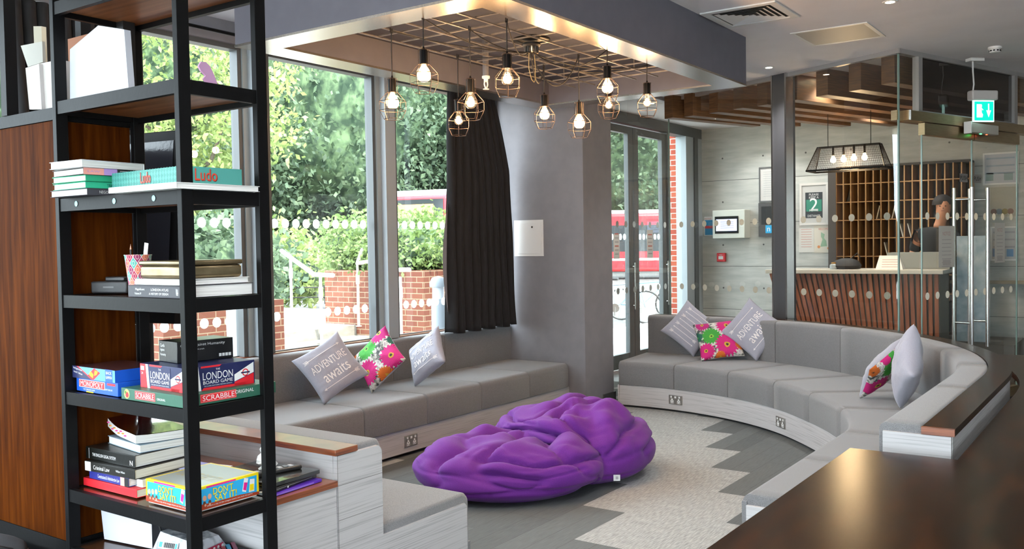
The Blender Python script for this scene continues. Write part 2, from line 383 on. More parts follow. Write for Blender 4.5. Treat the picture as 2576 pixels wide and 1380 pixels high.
for i in range(0, len(xs)-1, 2):
    a, c = xs[i], xs[i+1]
    if i == 0: a0 = a
    w = struct('window_%d' % (i//2+1))
    left = a; right = c
    lo, hi = (xs[i] if i == 0 else xs[i]), xs[i+1]
    f = MB()
    for (p, q) in (((lo, 5.475, .807), (lo+.035, 5.56, 3.085)), ((hi-.035, 5.475, .807), (hi, 5.56, 3.085)), ((lo+.035, 5.535, .775), (hi-.035, 5.56, .812)), ((lo+.035, 5.47, 3.05), (hi-.035, 5.56, 3.085))): f.box(p, q)
    f.build('window_frame', M_frame, w)
    g = MB(); g.add([(lo+.03, 5.54, .81), (hi-.03, 5.54, .81), (hi-.03, 5.54, 3.06), (lo+.03, 5.54, 3.06)], [(0,1,2,3)]); g.build('window_pane', M_glass, w)
    if hi > 2.7:
        d = MB(); vdots(d, lo+.04, hi-.04, 1.795, 5.536); vdots(d, lo+.04, hi-.04, 1.075, 5.536); d.build('manifestation_dots', M_dot, w)
for i in range(1, len(xs)-1, 2):
    f = MB(); f.box((xs[i]+.045, 5.40, .806), (xs[i+1]-.06, 5.60, 3.085), 0); f.box((xs[i], 5.46, .806), (xs[i]+.045, 5.58, 3.085), 1); f.box((xs[i+1]-.06, 5.45, .806), (xs[i+1], 5.57, 3.085), 2)
    stag(f.build('trim_mullion', [M_framel, C((.30, .35, .36), .4), M_frame], local=True))
# ---------------------------------------------------------------- entrance doors and sidelight (plane y = 5.5, beyond the pier)
b = MB(); b.box((8.13, 5.42, 3.10), (12.6, 5.60, ZC)); b.box((8.13, 5.44, 0), (9.85, 5.58, 3.10)); stag(b.build('trim_entrance_head', M_frame, local=True))
def glazed_leaf(name, x0, x1, z0, z1, y, st, kick, mat, gm, poster=None):
    w = struct(name); f = MB()
    f.box((x0, y-.03, z0), (x0+st, y+.03, z1)); f.box((x1-st, y-.03, z0), (x1, y+.03, z1)); f.box((x0+st, y-.03, z0), (x1-st, y+.03, z0+kick)); f.box((x0+st, y-.03, z1-.09), (x1-st, y+.03, z1))
    f.build('door_frame', mat, w)
    g = MB(); g.add([(x0+st-.005, y, z0+kick), (x1-st+.005, y, z0+kick), (x1-st+.005, y, z1-.08), (x0+st-.005, y, z1-.08)], [(0,1,2,3)]); g.build('door_pane', gm, w)
    d = MB(); vdots(d, x0+st, x1-st, 1.68, y-.006, .04, .11); vdots(d, x0+st, x1-st, 1.0, y-.006, .04, .11); d.build('manifestation_dots', M_dot, w)
    h = MB(); h.tube([(x1-st/2, y-.08, .75), (x1-st/2, y-.08, 1.35)], .014); h.tube([(x1-st/2, y-.08, .8), (x1-st/2, y-.02, .8)], .01); h.tube([(x1-st/2, y-.08, 1.3), (x1-st/2, y-.02, 1.3)], .01); h.build('door_handle', M_steel, w)
    return w
glazed_leaf('door_1', 9.35, 10.52, .02, 3.08, 5.5, .13, .18, M_frame, M_glass)
glazed_leaf('door_2', 10.54, 11.50, .02, 3.08, 5.5, .13, .18, M_frame, M_glass)
for (u_, v0_, v1_, lab_) in ((1550, 588, 650, 'white notice with red print taped low on the entrance door by the pier'), (1634, 578, 648, 'tall narrow framed notice on the entrance door further from the pier')):
    A_ = ony(u_-7, v0_, 5.44); B_ = ony(u_+9, v1_, 5.44); f_ = (Vector((0, 5.44, 0)), Vector((1, 0, 0)), UP0 if False else Vector((0, 0, 1))); b = MB(); b.rect(f_, A_.x, B_.z, B_.x, A_.z, 0, 0)
    for k in range(6): b.rect(f_, A_.x+.03, B_.z+.05+.05*k, B_.x-.03, B_.z+.065+.05*k, 1 if k % 3 == 2 else 2, .002)
    tag(b.build('door_notice', [C((.7, .7, .7), .6), C((.6, .15, .12), .6), C((.4, .4, .42), .6)]), lab_, 'notice')
w = struct('window_8'); f = MB(); f.box((11.5, 5.45, 0), (11.58, 5.56, 3.1)); f.box((12.05, 5.42, 0), (12.6, 5.58, 3.1), 1); f.box((12.3, 5.40, 0), (12.42, 5.44, 3.1), 0)
f.build('window_frame', [M_frame, M_framel], w); g = MB(); g.add([(11.58, 5.5, .02), (12.05, 5.5, .02), (12.05, 5.5, 3.1), (11.58, 5.5, 3.1)], [(0,1,2,3)]); g.build('window_pane', M_glass, w)
# ---------------------------------------------------------------- concrete wall of the reception
XW = 12.6
b = MB(); b.box((XW, -1.2, 0), (XW+.2, 5.7, ZC), 0)
for z in (.62, 1.24, 1.86, 2.48): b.box((XW-.0015, -1.2, z), (XW, 5.5, z+.006), 1)
for y in (-.9, .3, 1.5, 2.7, 3.9, 5.1):
    for z in (.3, .93, 1.55, 2.17, 2.8):
        b.disc((Vector((XW-.002, y, z)), Vector((0, -1, 0)), Vector((0, 0, 1))), 0, 0, .013, 1, 0, 10)
        b.disc((Vector((XW-.002, y-.6, z)), Vector((0, -1, 0)), Vector((0, 0, 1))), 0, 0, .013, 1, 0, 10)
stag(b.build('wall_concrete', [M_concrete, C((.10, .10, .095), .9)], local=True))
# ---------------------------------------------------------------- bulkhead (dropped frame) with brushed metal soffit
SX0, SX1, SY0, SY1, SZ = 3.68, 7.155, 2.69, 4.65, 2.85; SWd = .20
def ring(mb, x0, x1, y0, y1, w, z0, z1, mi=0):
    mb.box((x0, y0, z0), (x0+w, y1, z1), mi); mb.box((x1-w, y0, z0), (x1, y1, z1), mi); mb.box((x0+w, y0, z0), (x1-w, y0+w, z1), mi); mb.box((x0+w, y1-w, z0), (x1-w, y1, z1), mi)
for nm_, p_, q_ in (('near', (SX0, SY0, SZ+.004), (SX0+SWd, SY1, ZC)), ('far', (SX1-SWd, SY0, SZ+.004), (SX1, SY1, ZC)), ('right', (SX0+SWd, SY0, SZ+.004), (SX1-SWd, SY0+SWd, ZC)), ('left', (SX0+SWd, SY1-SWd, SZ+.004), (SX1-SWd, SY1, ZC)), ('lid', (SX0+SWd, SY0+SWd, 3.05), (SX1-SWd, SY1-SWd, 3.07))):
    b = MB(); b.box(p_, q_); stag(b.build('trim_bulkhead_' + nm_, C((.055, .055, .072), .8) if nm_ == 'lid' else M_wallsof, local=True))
b = MB(); ring(b, SX0-.003, SX1+.003, SY0-.003, SY1+.003, SWd+.006, SZ-.002, SZ+.012)
stag(b.build('trim_bulkhead_metal_edge', M_metal, local=True))
b = MB()
for i in range(13):
    x = 3.90+.195*i; b.box((x-.005, 2.90, 2.868), (x+.005, 3.83, 2.876))
for j in range(6):
    y = 2.915+.183*j; b.box((3.89, y-.005, 2.860), (6.38, y+.005, 2.868))
for x, y in ((3.9, 3.1), (6.0, 3.1), (3.9, 3.7), (6.0, 3.7)): b.tube([(x, y, 2.87), (x, y, 3.049)], .003, 6)
grid = b.build('wire_mesh_panel', noisy('mesh_metal', (.20, .18, .17), (.28, .26, .24), (9, 9, 9), 3, 3, .4, metal=.6), None)
tag(grid, 'square metal wire grid hung inside the grey ceiling bulkhead', 'mesh panel')
# sprinkler
p = onz(1221, 120, 3.0); t = thing('sprinkler', 'white sprinkler head on a grey pipe poking through the wire grid', 'sprinkler', (p.x, p.y, 2.70))
b = MB(); b.tube([(p.x, p.y, 2.80), (p.x, p.y, 3.05)], .022, 12); b.build('pipe', C((.16, .16, .18), .4, .3), t)
b = MB(); b.lathe([(.028, 2.80), (.028, 2.785), (.016, 2.78), (.014, 2.76)], (p.x, p.y, 0), 14); b.tube([(p.x-.016, p.y, 2.765), (p.x-.02, p.y, 2.74), (p.x-.004, p.y, 2.71)], .005); b.tube([(p.x+.016, p.y, 2.765), (p.x+.02, p.y, 2.74), (p.x+.004, p.y, 2.71)], .005); b.lathe([(.0, 2.712), (.022, 2.710), (.022, 2.706), (0, 2.704)], (p.x, p.y, 0), 14); b.build('head', M_white, t)
# ---------------------------------------------------------------- things on the ceiling
def ceil_vent():
    x0, x1, y0, y1 = 6.19, 6.74, 2.12, 2.67; t = thing('ceiling_vent', 'square white four-way air diffuser set in the ceiling beside the grey bulkhead', 'vent', ((x0+x1)/2, (y0+y1)/2, ZC-.02))
    b = MB(); ring(b, x0, x1, y0, y1, .055, ZC-.012, ZC-.0005); b.build('frame', M_white, t, bevel=.003)
    b = MB(); b.box((x0+.05, y0+.05, ZC-.003), (x1-.05, y1-.05, ZC-.001)); b.build('backing', C((.04, .04, .04), .8), t)
    b = MB(); cx, cy = (x0+x1)/2, (y0+y1)/2
    for k in range(1, 6):
        h = .215*k/5.4
        for dx, dy in ((1,0),(-1,0),(0,1),(0,-1)):
            if dx: b.add([(cx+dx*h, cy-h, ZC-.012), (cx+dx*h, cy+h, ZC-.012), (cx+dx*(h-.026), cy+h-.026, ZC-.003), (cx+dx*(h-.026), cy-h+.026, ZC-.003)], [(0,1,2,3)])
            else: b.add([(cx-h, cy+dy*h, ZC-.012), (cx+h, cy+dy*h, ZC-.012), (cx+h-.026, cy+dy*(h-.026), ZC-.003), (cx-h+.026, cy+dy*(h-.026), ZC-.003)], [(0,1,2,3)])
    b.build('louvres', M_white, t)
ceil_vent()
x0, x1, y0, y1 = 7.24, 7.84, 1.775, 2.36; t = thing('access_hatch', 'plain square metal access hatch set flush in the white ceiling', 'hatch', (7.54, 2.07, ZC-.006))
b = MB(); ring(b, x0, x1, y0, y1, .03, ZC-.006, ZC-.0005); b.build('frame', M_white, t); b = MB(); b.box((x0+.03, y0+.03, ZC-.004), (x1-.03, y1-.03, ZC-.001)); b.build('panel', C((.40, .38, .34), .5), t)
M_lampon = C((.9, .9, .85), .4, 0, (1, .86, .62), 14)
def downlight(x, y, label, e=26, grp=None, z=ZC):
    t = thing('downlight', label, 'downlight', (x, y, z-.01), 0, grp)
    b = MB(); b.lathe([(.030, z-.0005), (.032, z-.006), (.048, z-.006), (.052, z-.0005)], (x, y, 0), 28); b.build('bezel', M_white, t)
    b = MB(); b.lathe([(0, z-.002), (.031, z-.002)], (x, y, 0), 24); b.build('lamp', M_lampon, t)
    light('downlight_beam', 'SPOT', (x, y, z-.03), e*.95, (1, .99, .985), .04, t, spot=math.radians(120), blend=.8)
    return t
downlight(6.732, 1.497, 'recessed ceiling downlight nearest the camera, at the top edge of the photo', 45)
downlight(8.521, 2.981, 'recessed ceiling downlight just right of the grey bulkhead corner', 45)
p = onz(2075, 184, ZC); downlight(p.x+.2, p.y, 'recessed downlight behind the glass between the first timber beams right of the dark post', 30)
p = onz(2205, 254, ZC); downlight(p.x, p.y, 'recessed downlight deep in reception among the lit timber beams', 60)
p = onz(1658, 264, ZC); downlight(p.x-.2, p.y, 'recessed downlight over the entrance doors at the left of the timber beams', 60)
downlight(12.05, 4.35, 'recessed downlight washing the concrete wall above the wall terminal', 38)
downlight(12.05, 3.35, 'recessed downlight washing the concrete wall above the framed distance sign', 38)
for x, y in ((1.3, 1.2), (3.6, 1.0), (1.3, -1.6), (4.4, -1.6), (-1.8, .2), (-1.6, 3.2), (7.6, -1.6), (2.4, 3.6), (.2, 3.9)):  # extra downlights out of view, added to lift the room light
    downlight(x, y, 'unseen recessed downlight added to brighten the lounge', 22 if y < 0 else 66, 'added lounge downlights')
t = thing('smoke_detector', 'white round smoke detector on the ceiling near the exit sign', 'smoke detector', (8.90, 1.124, ZC-.05))
b = MB(); b.lathe([(.055, ZC-.0005), (.055, ZC-.018), (.05, ZC-.022)], (8.90, 1.124, 0), 28); b.build('base', M_white, t)
b = MB(); b.lathe([(.046, ZC-.022), (.042, ZC-.045), (.034, ZC-.05), (0, ZC-.05)], (8.90, 1.124, 0), 28)
for k in range(10):
    a = 2*PI*k/10; b.cbox((8.90+.0445*math.cos(a), 1.124+.0445*math.sin(a), ZC-.04), (.004, .018, .012), a, 1)
b.build('sensing_head', [M_white, M_blackmat], t)
# ---------------------------------------------------------------- glass partition
G = Vector((8.44, 1.81, 0)); U = Vector((.405, .914, 0)).normalized(); V = Vector((.945, -.327, 0)).normalized(); UP = Vector((0, 0, 1))
fr1 = (G, U, UP); fr2 = (G, V, UP)
def fbox(mb, fr, a, b_, z0, z1, d0, d1, mi=0):        # box along a frame: a..b along right vector, depth d0..d1 along normal
    o, r, u = fr; n = r.cross(u)
    vs = [o + r*x + u*z + n*d for z in (z0, z1) for x, d in ((a, d0), (b_, d0), (b_, d1), (a, d1))]
    return mb.add(vs, [(0,3,2,1),(4,5,6,7),(0,1,5,4),(1,2,6,5),(2,3,7,6),(3,0,4,7)], mi)
LEN1 = 3.0
def glass_panel(name, fr, a, b_, z0, z1, mat=None):
    g = MB(); g.rect(fr, a, z0, b_, z1); return g.build('window_pane', mat or M_glass2, name)
w = struct('window_9'); glass_panel(w, fr1, .01, 1.22, .0, 3.2); e = MB(); fbox(e, fr1, -.006, .006, 0, 3.2, -.008, .008); e.build('glass_edge', M_gedge, w)
d = MB()
for i in range(8):
    for z in (1.80, 1.10): d.disc(fr1, .12+.187*i if .12+.187*i < 1.2 else .12, z, .034, 0, .004, 18)
d.build('manifestation_dots', M_dot, w)
w = struct('window_10'); glass_panel(w, fr1, 1.40, LEN1, .0, 3.2)
d = MB()
for i in range(8):
    for z in (1.80, 1.10): d.disc(fr1, 1.50+.187*i, z, .034, 0, .004, 18)
d.build('manifestation_dots', M_dot, w)
w = struct('window_11'); P2 = G + U*LEN1; P3 = Vector((8.20, 4.56, 0)); fr3 = (P2, (P3-P2).normalized(), UP); L3 = (P3-P2).length
g = MB(); g.rect(fr3, 0, 0, L3, 3.2); g.build('window_pane', M_glass2, w); e = MB(); fbox(e, fr3, -.006, .006, 0, 3.2, -.006, .006); e.build('glass_edge', M_gedge, w)
d = MB()
for i in range(int(L3/.187)):
    for z in (1.80, 1.10): d.disc(fr3, .12+.187*i, z, .034, 0, .004, 18)
d.build('manifestation_dots', M_dot, w)
b = MB(); fbox(b, fr1, 1.235, 1.395, 0, ZC, -.04, .10, 0); fbox(b, fr1, 1.215, 1.235, 0, ZC, -.05, .05, 1); fbox(b, fr1, 1.395, 1.41, 0, ZC, -.05, .05, 1)
stag(b.build('trim_partition_post', [C((.075, .075, .08), .5), M_steel], local=True))
b = MB(); fbox(b, fr1, -.02, LEN1, 3.2, ZC, -.025, .025); fbox(b, fr2, -.02, 6, 3.2, ZC, -.025, .025); fbox(b, fr3, 0, L3, 3.2, ZC, -.02, .02)
stag(b.build('trim_partition_head', C((.40, .38, .37), .4, .3), local=True))
# right run: header rails, transom, double doors
w = struct('window_12'); g = MB(); g.rect(fr2, .0, 0, .33, 3.2); g.build('window_pane', M_glass2, w)
w = struct('window_13'); g = MB(); g.rect(fr2, 2.16, 0, 5.8, 3.2); g.build('window_pane', M_glass2, w); e = MB(); fbox(e, fr2, 2.105, 2.117, 0, 2.55, -.006, .006); e.build('glass_edge', M_gedge, w)
b = MB(); fbox(b, fr2, .27, .33, 2.72, 3.2, -.03, .03, 0); fbox(b, fr2, 2.0, 2.06, 2.72, 3.2, -.03, .03, 0); fbox(b, fr2, .27, 2.06, 2.70, 2.73, -.03, .03, 0)
stag(b.build('trim_transom_frame', C((.36, .34, .33), .4, .3), local=True))
w = struct('window_14'); g = MB(); g.rect(fr2, .33, 2.73, 2.0, 3.2); g.build('window_pane', glass_mat('dark_glass', (.10, .10, .11), 1.5, .03), w)
b = MB(); fbox(b, fr2, .07, 3.6, 2.63, 2.715, -.05, .05, 0); fbox(b, fr2, .075, .085, 2.63, 2.715, .05, .07, 1); stag(b.build('trim_header_rail', [M_bronze, M_steel], local=True))
b = MB(); fbox(b, fr1, -.0, .06, 2.63, 2.715, -.02, .02, 0); stag(b.build('trim_corner_clamp', M_bronze, local=True))
def leaf(name, a, b_, hx, sgn):
    w = struct(name); g = MB(); g.rect(fr2, a, .03, b_, 2.52); g.build('door_pane', M_glass2, w)
    r = MB(); fbox(r, fr2, a, b_, 2.52, 2.625, -.03, .03); fbox(r, fr2, a, b_, .01, .11, -.03, .03); r.build('patch_rail', M_bronze, w)
    for k, dd in (('door_handle', .085), ('door_handle', -.085)):
        h = MB(); q = lambda x, z, d_: G + V*x + UP*z + V.cross(UP)*d_
        h.tube([q(hx, .56, dd), q(hx, 2.07, dd)], .017, 12); h.tube([q(hx, .80, dd), q(hx, .80, 0)], .009); h.tube([q(hx, 1.96, dd), q(hx, 1.96, 0)], .009); h.build(k, M_steel, w)
    s = MB(); x = hx+.02*sgn; s.rect(fr2, x-.085, 2.12, x+.06, 2.20, 0, .004); s.text(fr2, 'PUSH', x-.012, 2.16, .04, 1, .006); s.build('push_plate', [C((.33, .30, .28), .4, .5), M_blackmat], w)
    e = MB(); fbox(e, fr2, a-.004, a+.004, .11, 2.52, -.006, .006); e.build('glass_edge', M_gedge, w)
    return w
leaf('door_3', .365, 1.215, 1.07, 1); leaf('door_4', 1.23, 2.10, 1.36, -1)
d = MB()
for i in range(10):
    for z in (1.80, 1.08): d.disc(fr2, .44+.17*i, z, .034, 0, .0105, 18)
stag(d.build('trim_manifestation_dots', M_dot, local=True))
# paper notices taped to the glass doors
for k, (u, v0, v1, wd, lab) in enumerate([(2378, 568, 672, .135, 'narrow paper notice taped to the left glass door leaf'), (2512, 560, 660, .10, 'narrow paper notice taped to the glass right of the door handles')]):
    dd = ray(u, v0); n2 = Vector((-V.y, V.x, 0)); tt = (n2.dot(G - CAMP))/n2.dot(dd); P = CAMP + dd*tt; a = (P-G).dot(V); dd = ray(u, v1); P1 = CAMP + dd*((n2.dot(G-CAMP))/n2.dot(dd))
    b = MB(); b.rect(fr2, a-wd, P1.z, a+wd, P.z, 0, .012); b.text(fr2, 'NOTICE', a, P.z-.07, .035, 1, .0125, w=wd*1.0)
    for i in range(8): b.rect(fr2, a-wd*.6, P.z-.13-.035*i, a+wd*.6, P.z-.122-.035*i, 2, .0125)
    b.rect(fr2, a-wd*.5, P1.z+.02, a+wd*.5, P1.z+.07, 2, .0125)
    tag(b.build('paper_notice', [C((.62, .57, .50), .8), C((.5, .28, .24), .8), C((.48, .42, .38), .8)]), lab, 'notice')
# door closer box with indicator lamps
t = thing('door_sensor', 'white door sensor box with green and red indicator lamps on the header rail', 'door sensor', tuple(G + V*1.25 + UP*2.60 + V.cross(UP)*.06))
b = MB(); fbox(b, fr2, 1.0, 1.50, 2.57, 2.66, .055, .12); b.build('housing', C((.50, .46, .40), .4, .2), t, bevel=.006)
b = MB(); fbox(b, fr2, .98, 1.0, 2.56, 2.67, .055, .125); b.build('end_cap', M_white, t, bevel=.004)
b = MB(); b.lathe([(.0, -.003), (.012, 0), (0, .004)], G + V*1.22 + UP*2.567 + V.cross(UP)*.09, 12); b.build('green_indicator', C((.05, .8, .2), .4, 0, (.05, 1, .25), 8), t)
b = MB(); b.lathe([(.0, -.003), (.010, 0), (0, .004)], G + V*1.33 + UP*2.567 + V.cross(UP)*.09, 12); b.build('red_indicator', C((.8, .08, .05), .4, 0, (1, .08, .03), 5), t)
# hanging exit sign
ex = onz(2447, 146, ZC); t = thing('exit_sign', 'green illuminated running man exit sign hanging from the white ceiling', 'exit sign', (ex.x, ex.y, 2.66))
sr = Vector((.70, -.714, 0)).normalized(); exf = (Vector((ex.x, ex.y, 0)), sr, UP)
n_ = sr.cross(UP)
b = MB(); fbox(b, exf, -.04, .10, ZC-.03, ZC-.0005, -.05, .03); b.build('ceiling_mount', M_white, t, bevel=.004)
b = MB(); b.tube([Vector((ex.x, ex.y, ZC-.02)), Vector((ex.x+.01, ex.y, 3.12)), Vector((ex.x-.005, ex.y-.01, 3.0)), Vector((ex.x, ex.y, 2.92))], .007, 8); b.build('cable', M_white, t)
b = MB(); fbox(b, exf, -.03, .235, 2.855, 2.945, -.045, .04); b.build('housing', C((.52, .50, .49), .45), t, bevel=.015, seg=3)
b = MB(); fbox(b, exf, .0, .215, 2.66, 2.86, -.008, .006); b.build('panel', C((.75, .85, .82), .3, 0, (.6, 1, .9), .8), t, bevel=.002)
b = MB(); S_ = lambda x, y: (x, y)
b.rect(exf, .012, 2.672, .205, 2.845, 0, .0075)
b.rect(exf, .035, 2.70, .085, 2.82, 1, .0085)                                # door
b.disc(exf, .078, 2.805, .010, 2, .0095); b.poly(exf, [(.055,2.79),(.082,2.79),(.078,2.755),(.06,2.75)], 2, .0095)
b.poly(exf, [(.062,2.757),(.076,2.757),(.098,2.725),(.092,2.70),(.086,2.70),(.088,2.722)], 2, .0095); b.poly(exf, [(.06,2.757),(.07,2.757),(.060,2.728),(.038,2.712),(.036,2.72),(.052,2.732)], 2, .0095); b.poly(exf, [(.08,2.79),(.102,2.77),(.098,2.764),(.078,2.78)], 2, .0095); b.poly(exf, [(.058,2.79),(.04,2.765),(.046,2.762),(.062,2.782)], 2, .0095)
b.rect(exf, .150, 2.745, .162, 2.825, 1, .0085); b.poly(exf, [(.132,2.765),(.156,2.70),(.180,2.765),(.168,2.765),(.156,2.735),(.144,2.765)], 1, .0087)
b.build('pictogram', [C((.0, .35, .22), .4, 0, (.0, .62, .38), .85), C((.8, .95, .9), .4, 0, (.8, 1, .93), 1.0), C((.75, .9, .85), .4, 0, (.75, 1, .9), .9)], t)
# timber beams under the reception ceiling
bl = [(1671.6,299),(1721,294),(1783.7,285),(1844.8,275),(1904.5,266.7),(1978,255),(2053,243),(2135,230),(2216.7,213)]
bp = [onz(u, v, 2.99) for u, v in bl]; lens = [1.5, 1.9, 2.4, 2.9, 3.2, 3.4, 3.6, 3.8, 3.9]
nb = ['first timber beam from the left, nearest the entrance doors', 'second timber beam from the left behind the glass', 'third timber beam from the left behind the glass', 'fourth timber beam from the left behind the glass', 'timber beam just left of the dark partition post', 'timber beam mostly hidden by the dark partition post', 'timber beam just right of the dark partition post', 'timber beam second from the right behind the glass', 'rightmost timber beam by the glass corner']
VB = Vector((.985, -.17, 0)).normalized(); UB = Vector((VB.y, -VB.x, 0))
for k, p in enumerate(bp):
    o = Vector((p.x, p.y, 0)); b = MB(); L = lens[k]
    while (o + V*L).x > XW-.02: L -= .05
    vs = [o + V*x + Vector((V.y, -V.x, 0))*y + UP*z for z in (2.99, ZC-.0005) for x, y in ((0,0),(L,0),(L,.13),(0,.13))]
    b.add(vs, [(0,1,2,3),(7,6,5,4),(0,4,5,1),(1,5,6,2),(2,6,7,3),(3,7,4,0)])
    tag(b.build('ceiling_beam', M_beam, bevel=.003), nb[k], 'beam', 'oak ceiling beams over the reception')
# ================================================================== SEATING
def cushion_run(rings_fn, n, name, mat, parent, inset=.012):
    """loft a padded block through stations 0..n; rings_fn(i, e) -> list of points, e = how far the padding is pulled in"""
    b = MB(); rs = []
    rs.append(rings_fn(0, 1, .0)); rs.append(rings_fn(0, .35, .12)); rs.append(rings_fn(0, 0, .35))
    for i in range(1, n): rs.append(rings_fn(i, 0, 0))
    rs.append(rings_fn(n, 0, -.35)); rs.append(rings_fn(n, .35, -.12)); rs.append(rings_fn(n, 1, 0))
    b.loft(rs, smooth=True); return b.build(name, mat, parent, angle=60)
def pad_profile(F, N, d, z0, z1, e, r=.045, back=False):
    """rounded box section: F = front point, N = unit vector pointing to the back, d = depth"""
    q = .014*e; pts = []
    def P(t, z): return Vector((F.x + N.x*t, F.y + N.y*t, z))
    pts.append(P(q+.004, z0+.002)); pts.append(P(q, z0+.012))
    for k in range(6):
        a = PI/2*k/5; pts.append(P(q + r - r*math.cos(a), z1 - q - r + r*math.sin(a)))
    rb = r*.5 if back else .006
    for k in range(4):
        a = PI/2*k/3; pts.append(P(d - q*(.3) - rb + rb*math.sin(a), z1 - q - rb + rb*math.cos(a)))
    pts.append(P(d - q*.3, z0+.002))
    return pts
def straight(F0, F1, N, d, z0, z1, name, mat, parent, back=False, r=.045):
    F0 = Vector(F0); F1 = Vector(F1); dirv = (F1-F0).normalized(); L = (F1-F0).length
    def fn(i, e, s): return pad_profile(F0 + dirv*(L*i + s*.05 + (0 if e == 0 else 0)), Vector(N), d, z0, z1, e, r, back)
    return cushion_run(fn, 1, name, mat, parent)
def socket(parent_name_label, fr, cx, cz, parent=None, w=.146, h=.086):
    o, r, u = fr; t = thing('power_socket', parent_name_label, 'socket', tuple(o + r*cx + u*(cz-h/2)), 0, None)
    b = MB(); fbox(b, fr, cx-w/2, cx+w/2, cz-h/2, cz+h/2, .0005, .008); b.build('plate', C((.36, .34, .32), .3, .8), t, bevel=.002)
    for s in (-1, 1):
        b = MB(); x = cx + s*.036; fbox(b, fr, x-.017, x+.017, cz-.034, cz-.006, .0082, .0092, 0); fbox(b, fr, x-.008, x+.008, cz-.006, cz+.010, .0082, .0092, 0)
        for a, c_ in ((-.009, -.026), (.009, -.026), (0, -.010)): fbox(b, fr, x+a-.003, x+a+.003, cz+c_-.0035, cz+c_+.0035, .0092, .0096, 1)
        b.build('outlet', [M_white, M_blackmat], t)
    for s in (-1, 1): b = MB(); fbox(b, fr, cx+s*.045-.008, cx+s*.045+.008, cz+.018, cz+.034, .0082, .011, 0); b.build('switch', M_white, t)
    b = MB(); fbox(b, fr, cx-.010, cx+.010, cz+.016, cz+.034, .0082, .0095, 0); b.build('usb_port', M_white, t); return t
# ---- long bench under the windows
zs = .445
t = thing('window_bench', 'long straight grey upholstered bench built along the window wall', 'bench', (5.2, 5.0, 0)); BEN = t
b = MB(); b.box((3.385, 4.655, .03), (7.565, 5.455, .205), 0); b.box((3.385, 4.66, .205), (7.565, 5.455, .215), 0); b.build('base', M_lam, t)
b = MB(); b.box((3.4, 4.70, .001), (7.56, 5.4, .03)); b.build('plinth', M_blackmat, t)
sx = [2.80] + [ony(u, v, 4.64).x for u, v in ((916, 1035), (1074.4, 994), (1211, 963), (1332, 935))] + [7.535]
sx = [2.80, 3.92] + sx[1:]
for i in range(len(sx)-1):
    if i == 0: straight((2.80, 4.635, 0), (sx[1]-.001, 4.635, 0), (0, 1, 0), .73, .212, zs, 'seat_cushion', M_fab, t)
    else: straight((sx[i]+.001, 4.635, 0), (sx[i+1]-.001, 4.635, 0), (0, 1, 0), .73, .212, zs, 'seat_cushion', M_fab, t)
bxs = [2.80, 3.55, 4.30, 5.05, 5.80, 6.50, 7.565]
for i in range(len(bxs)-1): straight((bxs[i]+.001, 5.335, 0), (bxs[i+1]-.001, 5.335, 0), (0, 1, 0), .125, zs-.003, .80, 'back_cushion', M_fab, t, True, .03)
frb = (Vector((0, 4.655, 0)), Vector((1, 0, 0)), UP)
socket('steel double power socket on the base of the window bench', frb, 5.235, .115)
# ---- return bench and low counter on the left
t = thing('divider_bench', 'grey bench end with high back at left centre, its seat turned towards the windows', 'bench', (2.8, 3.9, 0))
straight((3.385, 4.630, 0), (3.385, 2.648, 0), (-1, 0, 0), .60, .16, .437, 'seat_cushion', M_fab, t)
b = MB(); b.box((2.80, 2.66, .001), (3.384, 4.63, .165)); b.box((3.36, 2.646, .001), (3.386, 4.63, .2), 0); b.build('seat_front', M_fab, t)
straight((2.80, 5.33, 0), (2.80, 2.655, 0), (-1, 0, 0), .16, .40, .80, 'back_cushion', M_fab, t, True, .03)
b = MB(); b.poly((Vector((0, 2.638, 0)), Vector((1, 0, 0)), UP), [(2.53, .001), (3.355, .001), (3.355, .375), (3.34, .392), (2.785, .392), (2.785, .755), (2.765, .775), (2.53, .775)], 0)
n = 8; e_ = [(2.53, .001), (3.355, .001), (3.355, .375), (3.34, .392), (2.785, .392), (2.785, .755), (2.765, .775), (2.53, .775)]
vs = [Vector((x, 2.638, z)) for x, z in e_] + [Vector((x, 2.660, z)) for x, z in e_]
b = MB(); b.add(vs, [tuple(range(n)), tuple(range(2*n-1, n-1, -1))] + [(i, n+i, n+(i+1) % n, (i+1) % n) for i in range(n)])
b.box((2.525, 2.66, .001), (2.64, 5.455, .776))
for z in (.516, .655): b.box((2.53, 2.6375, z), (2.785, 2.638, z+.002), 1)
b.box((2.529, 2.6372, .001), (2.531, 2.638, .775), 1)
b.build('panel', [M_lam, C((.18, .165, .155), .8)], t)
b = MB(); b.box((2.515, 2.632, .778), (2.640, 5.455, .802)); b.build('top_rail', M_edge, t, bevel=.002)
t = thing('low_counter', 'low grained counter with dark wood top behind the black shelving tower', 'counter', (2.3, 3.8, 0))
b = MB(); b.box((2.16, 2.640, .001), (2.524, 5.455, .655), 0); b.box((2.16, 2.6395, .33), (2.524, 2.640, .333), 1); b.build('body', [M_lam, C((.18, .165, .155), .8)], t)
b = MB(); b.box((2.145, 2.630, .656), (2.524, 5.455, .680)); b.build('countertop', M_edge, t, bevel=.002)
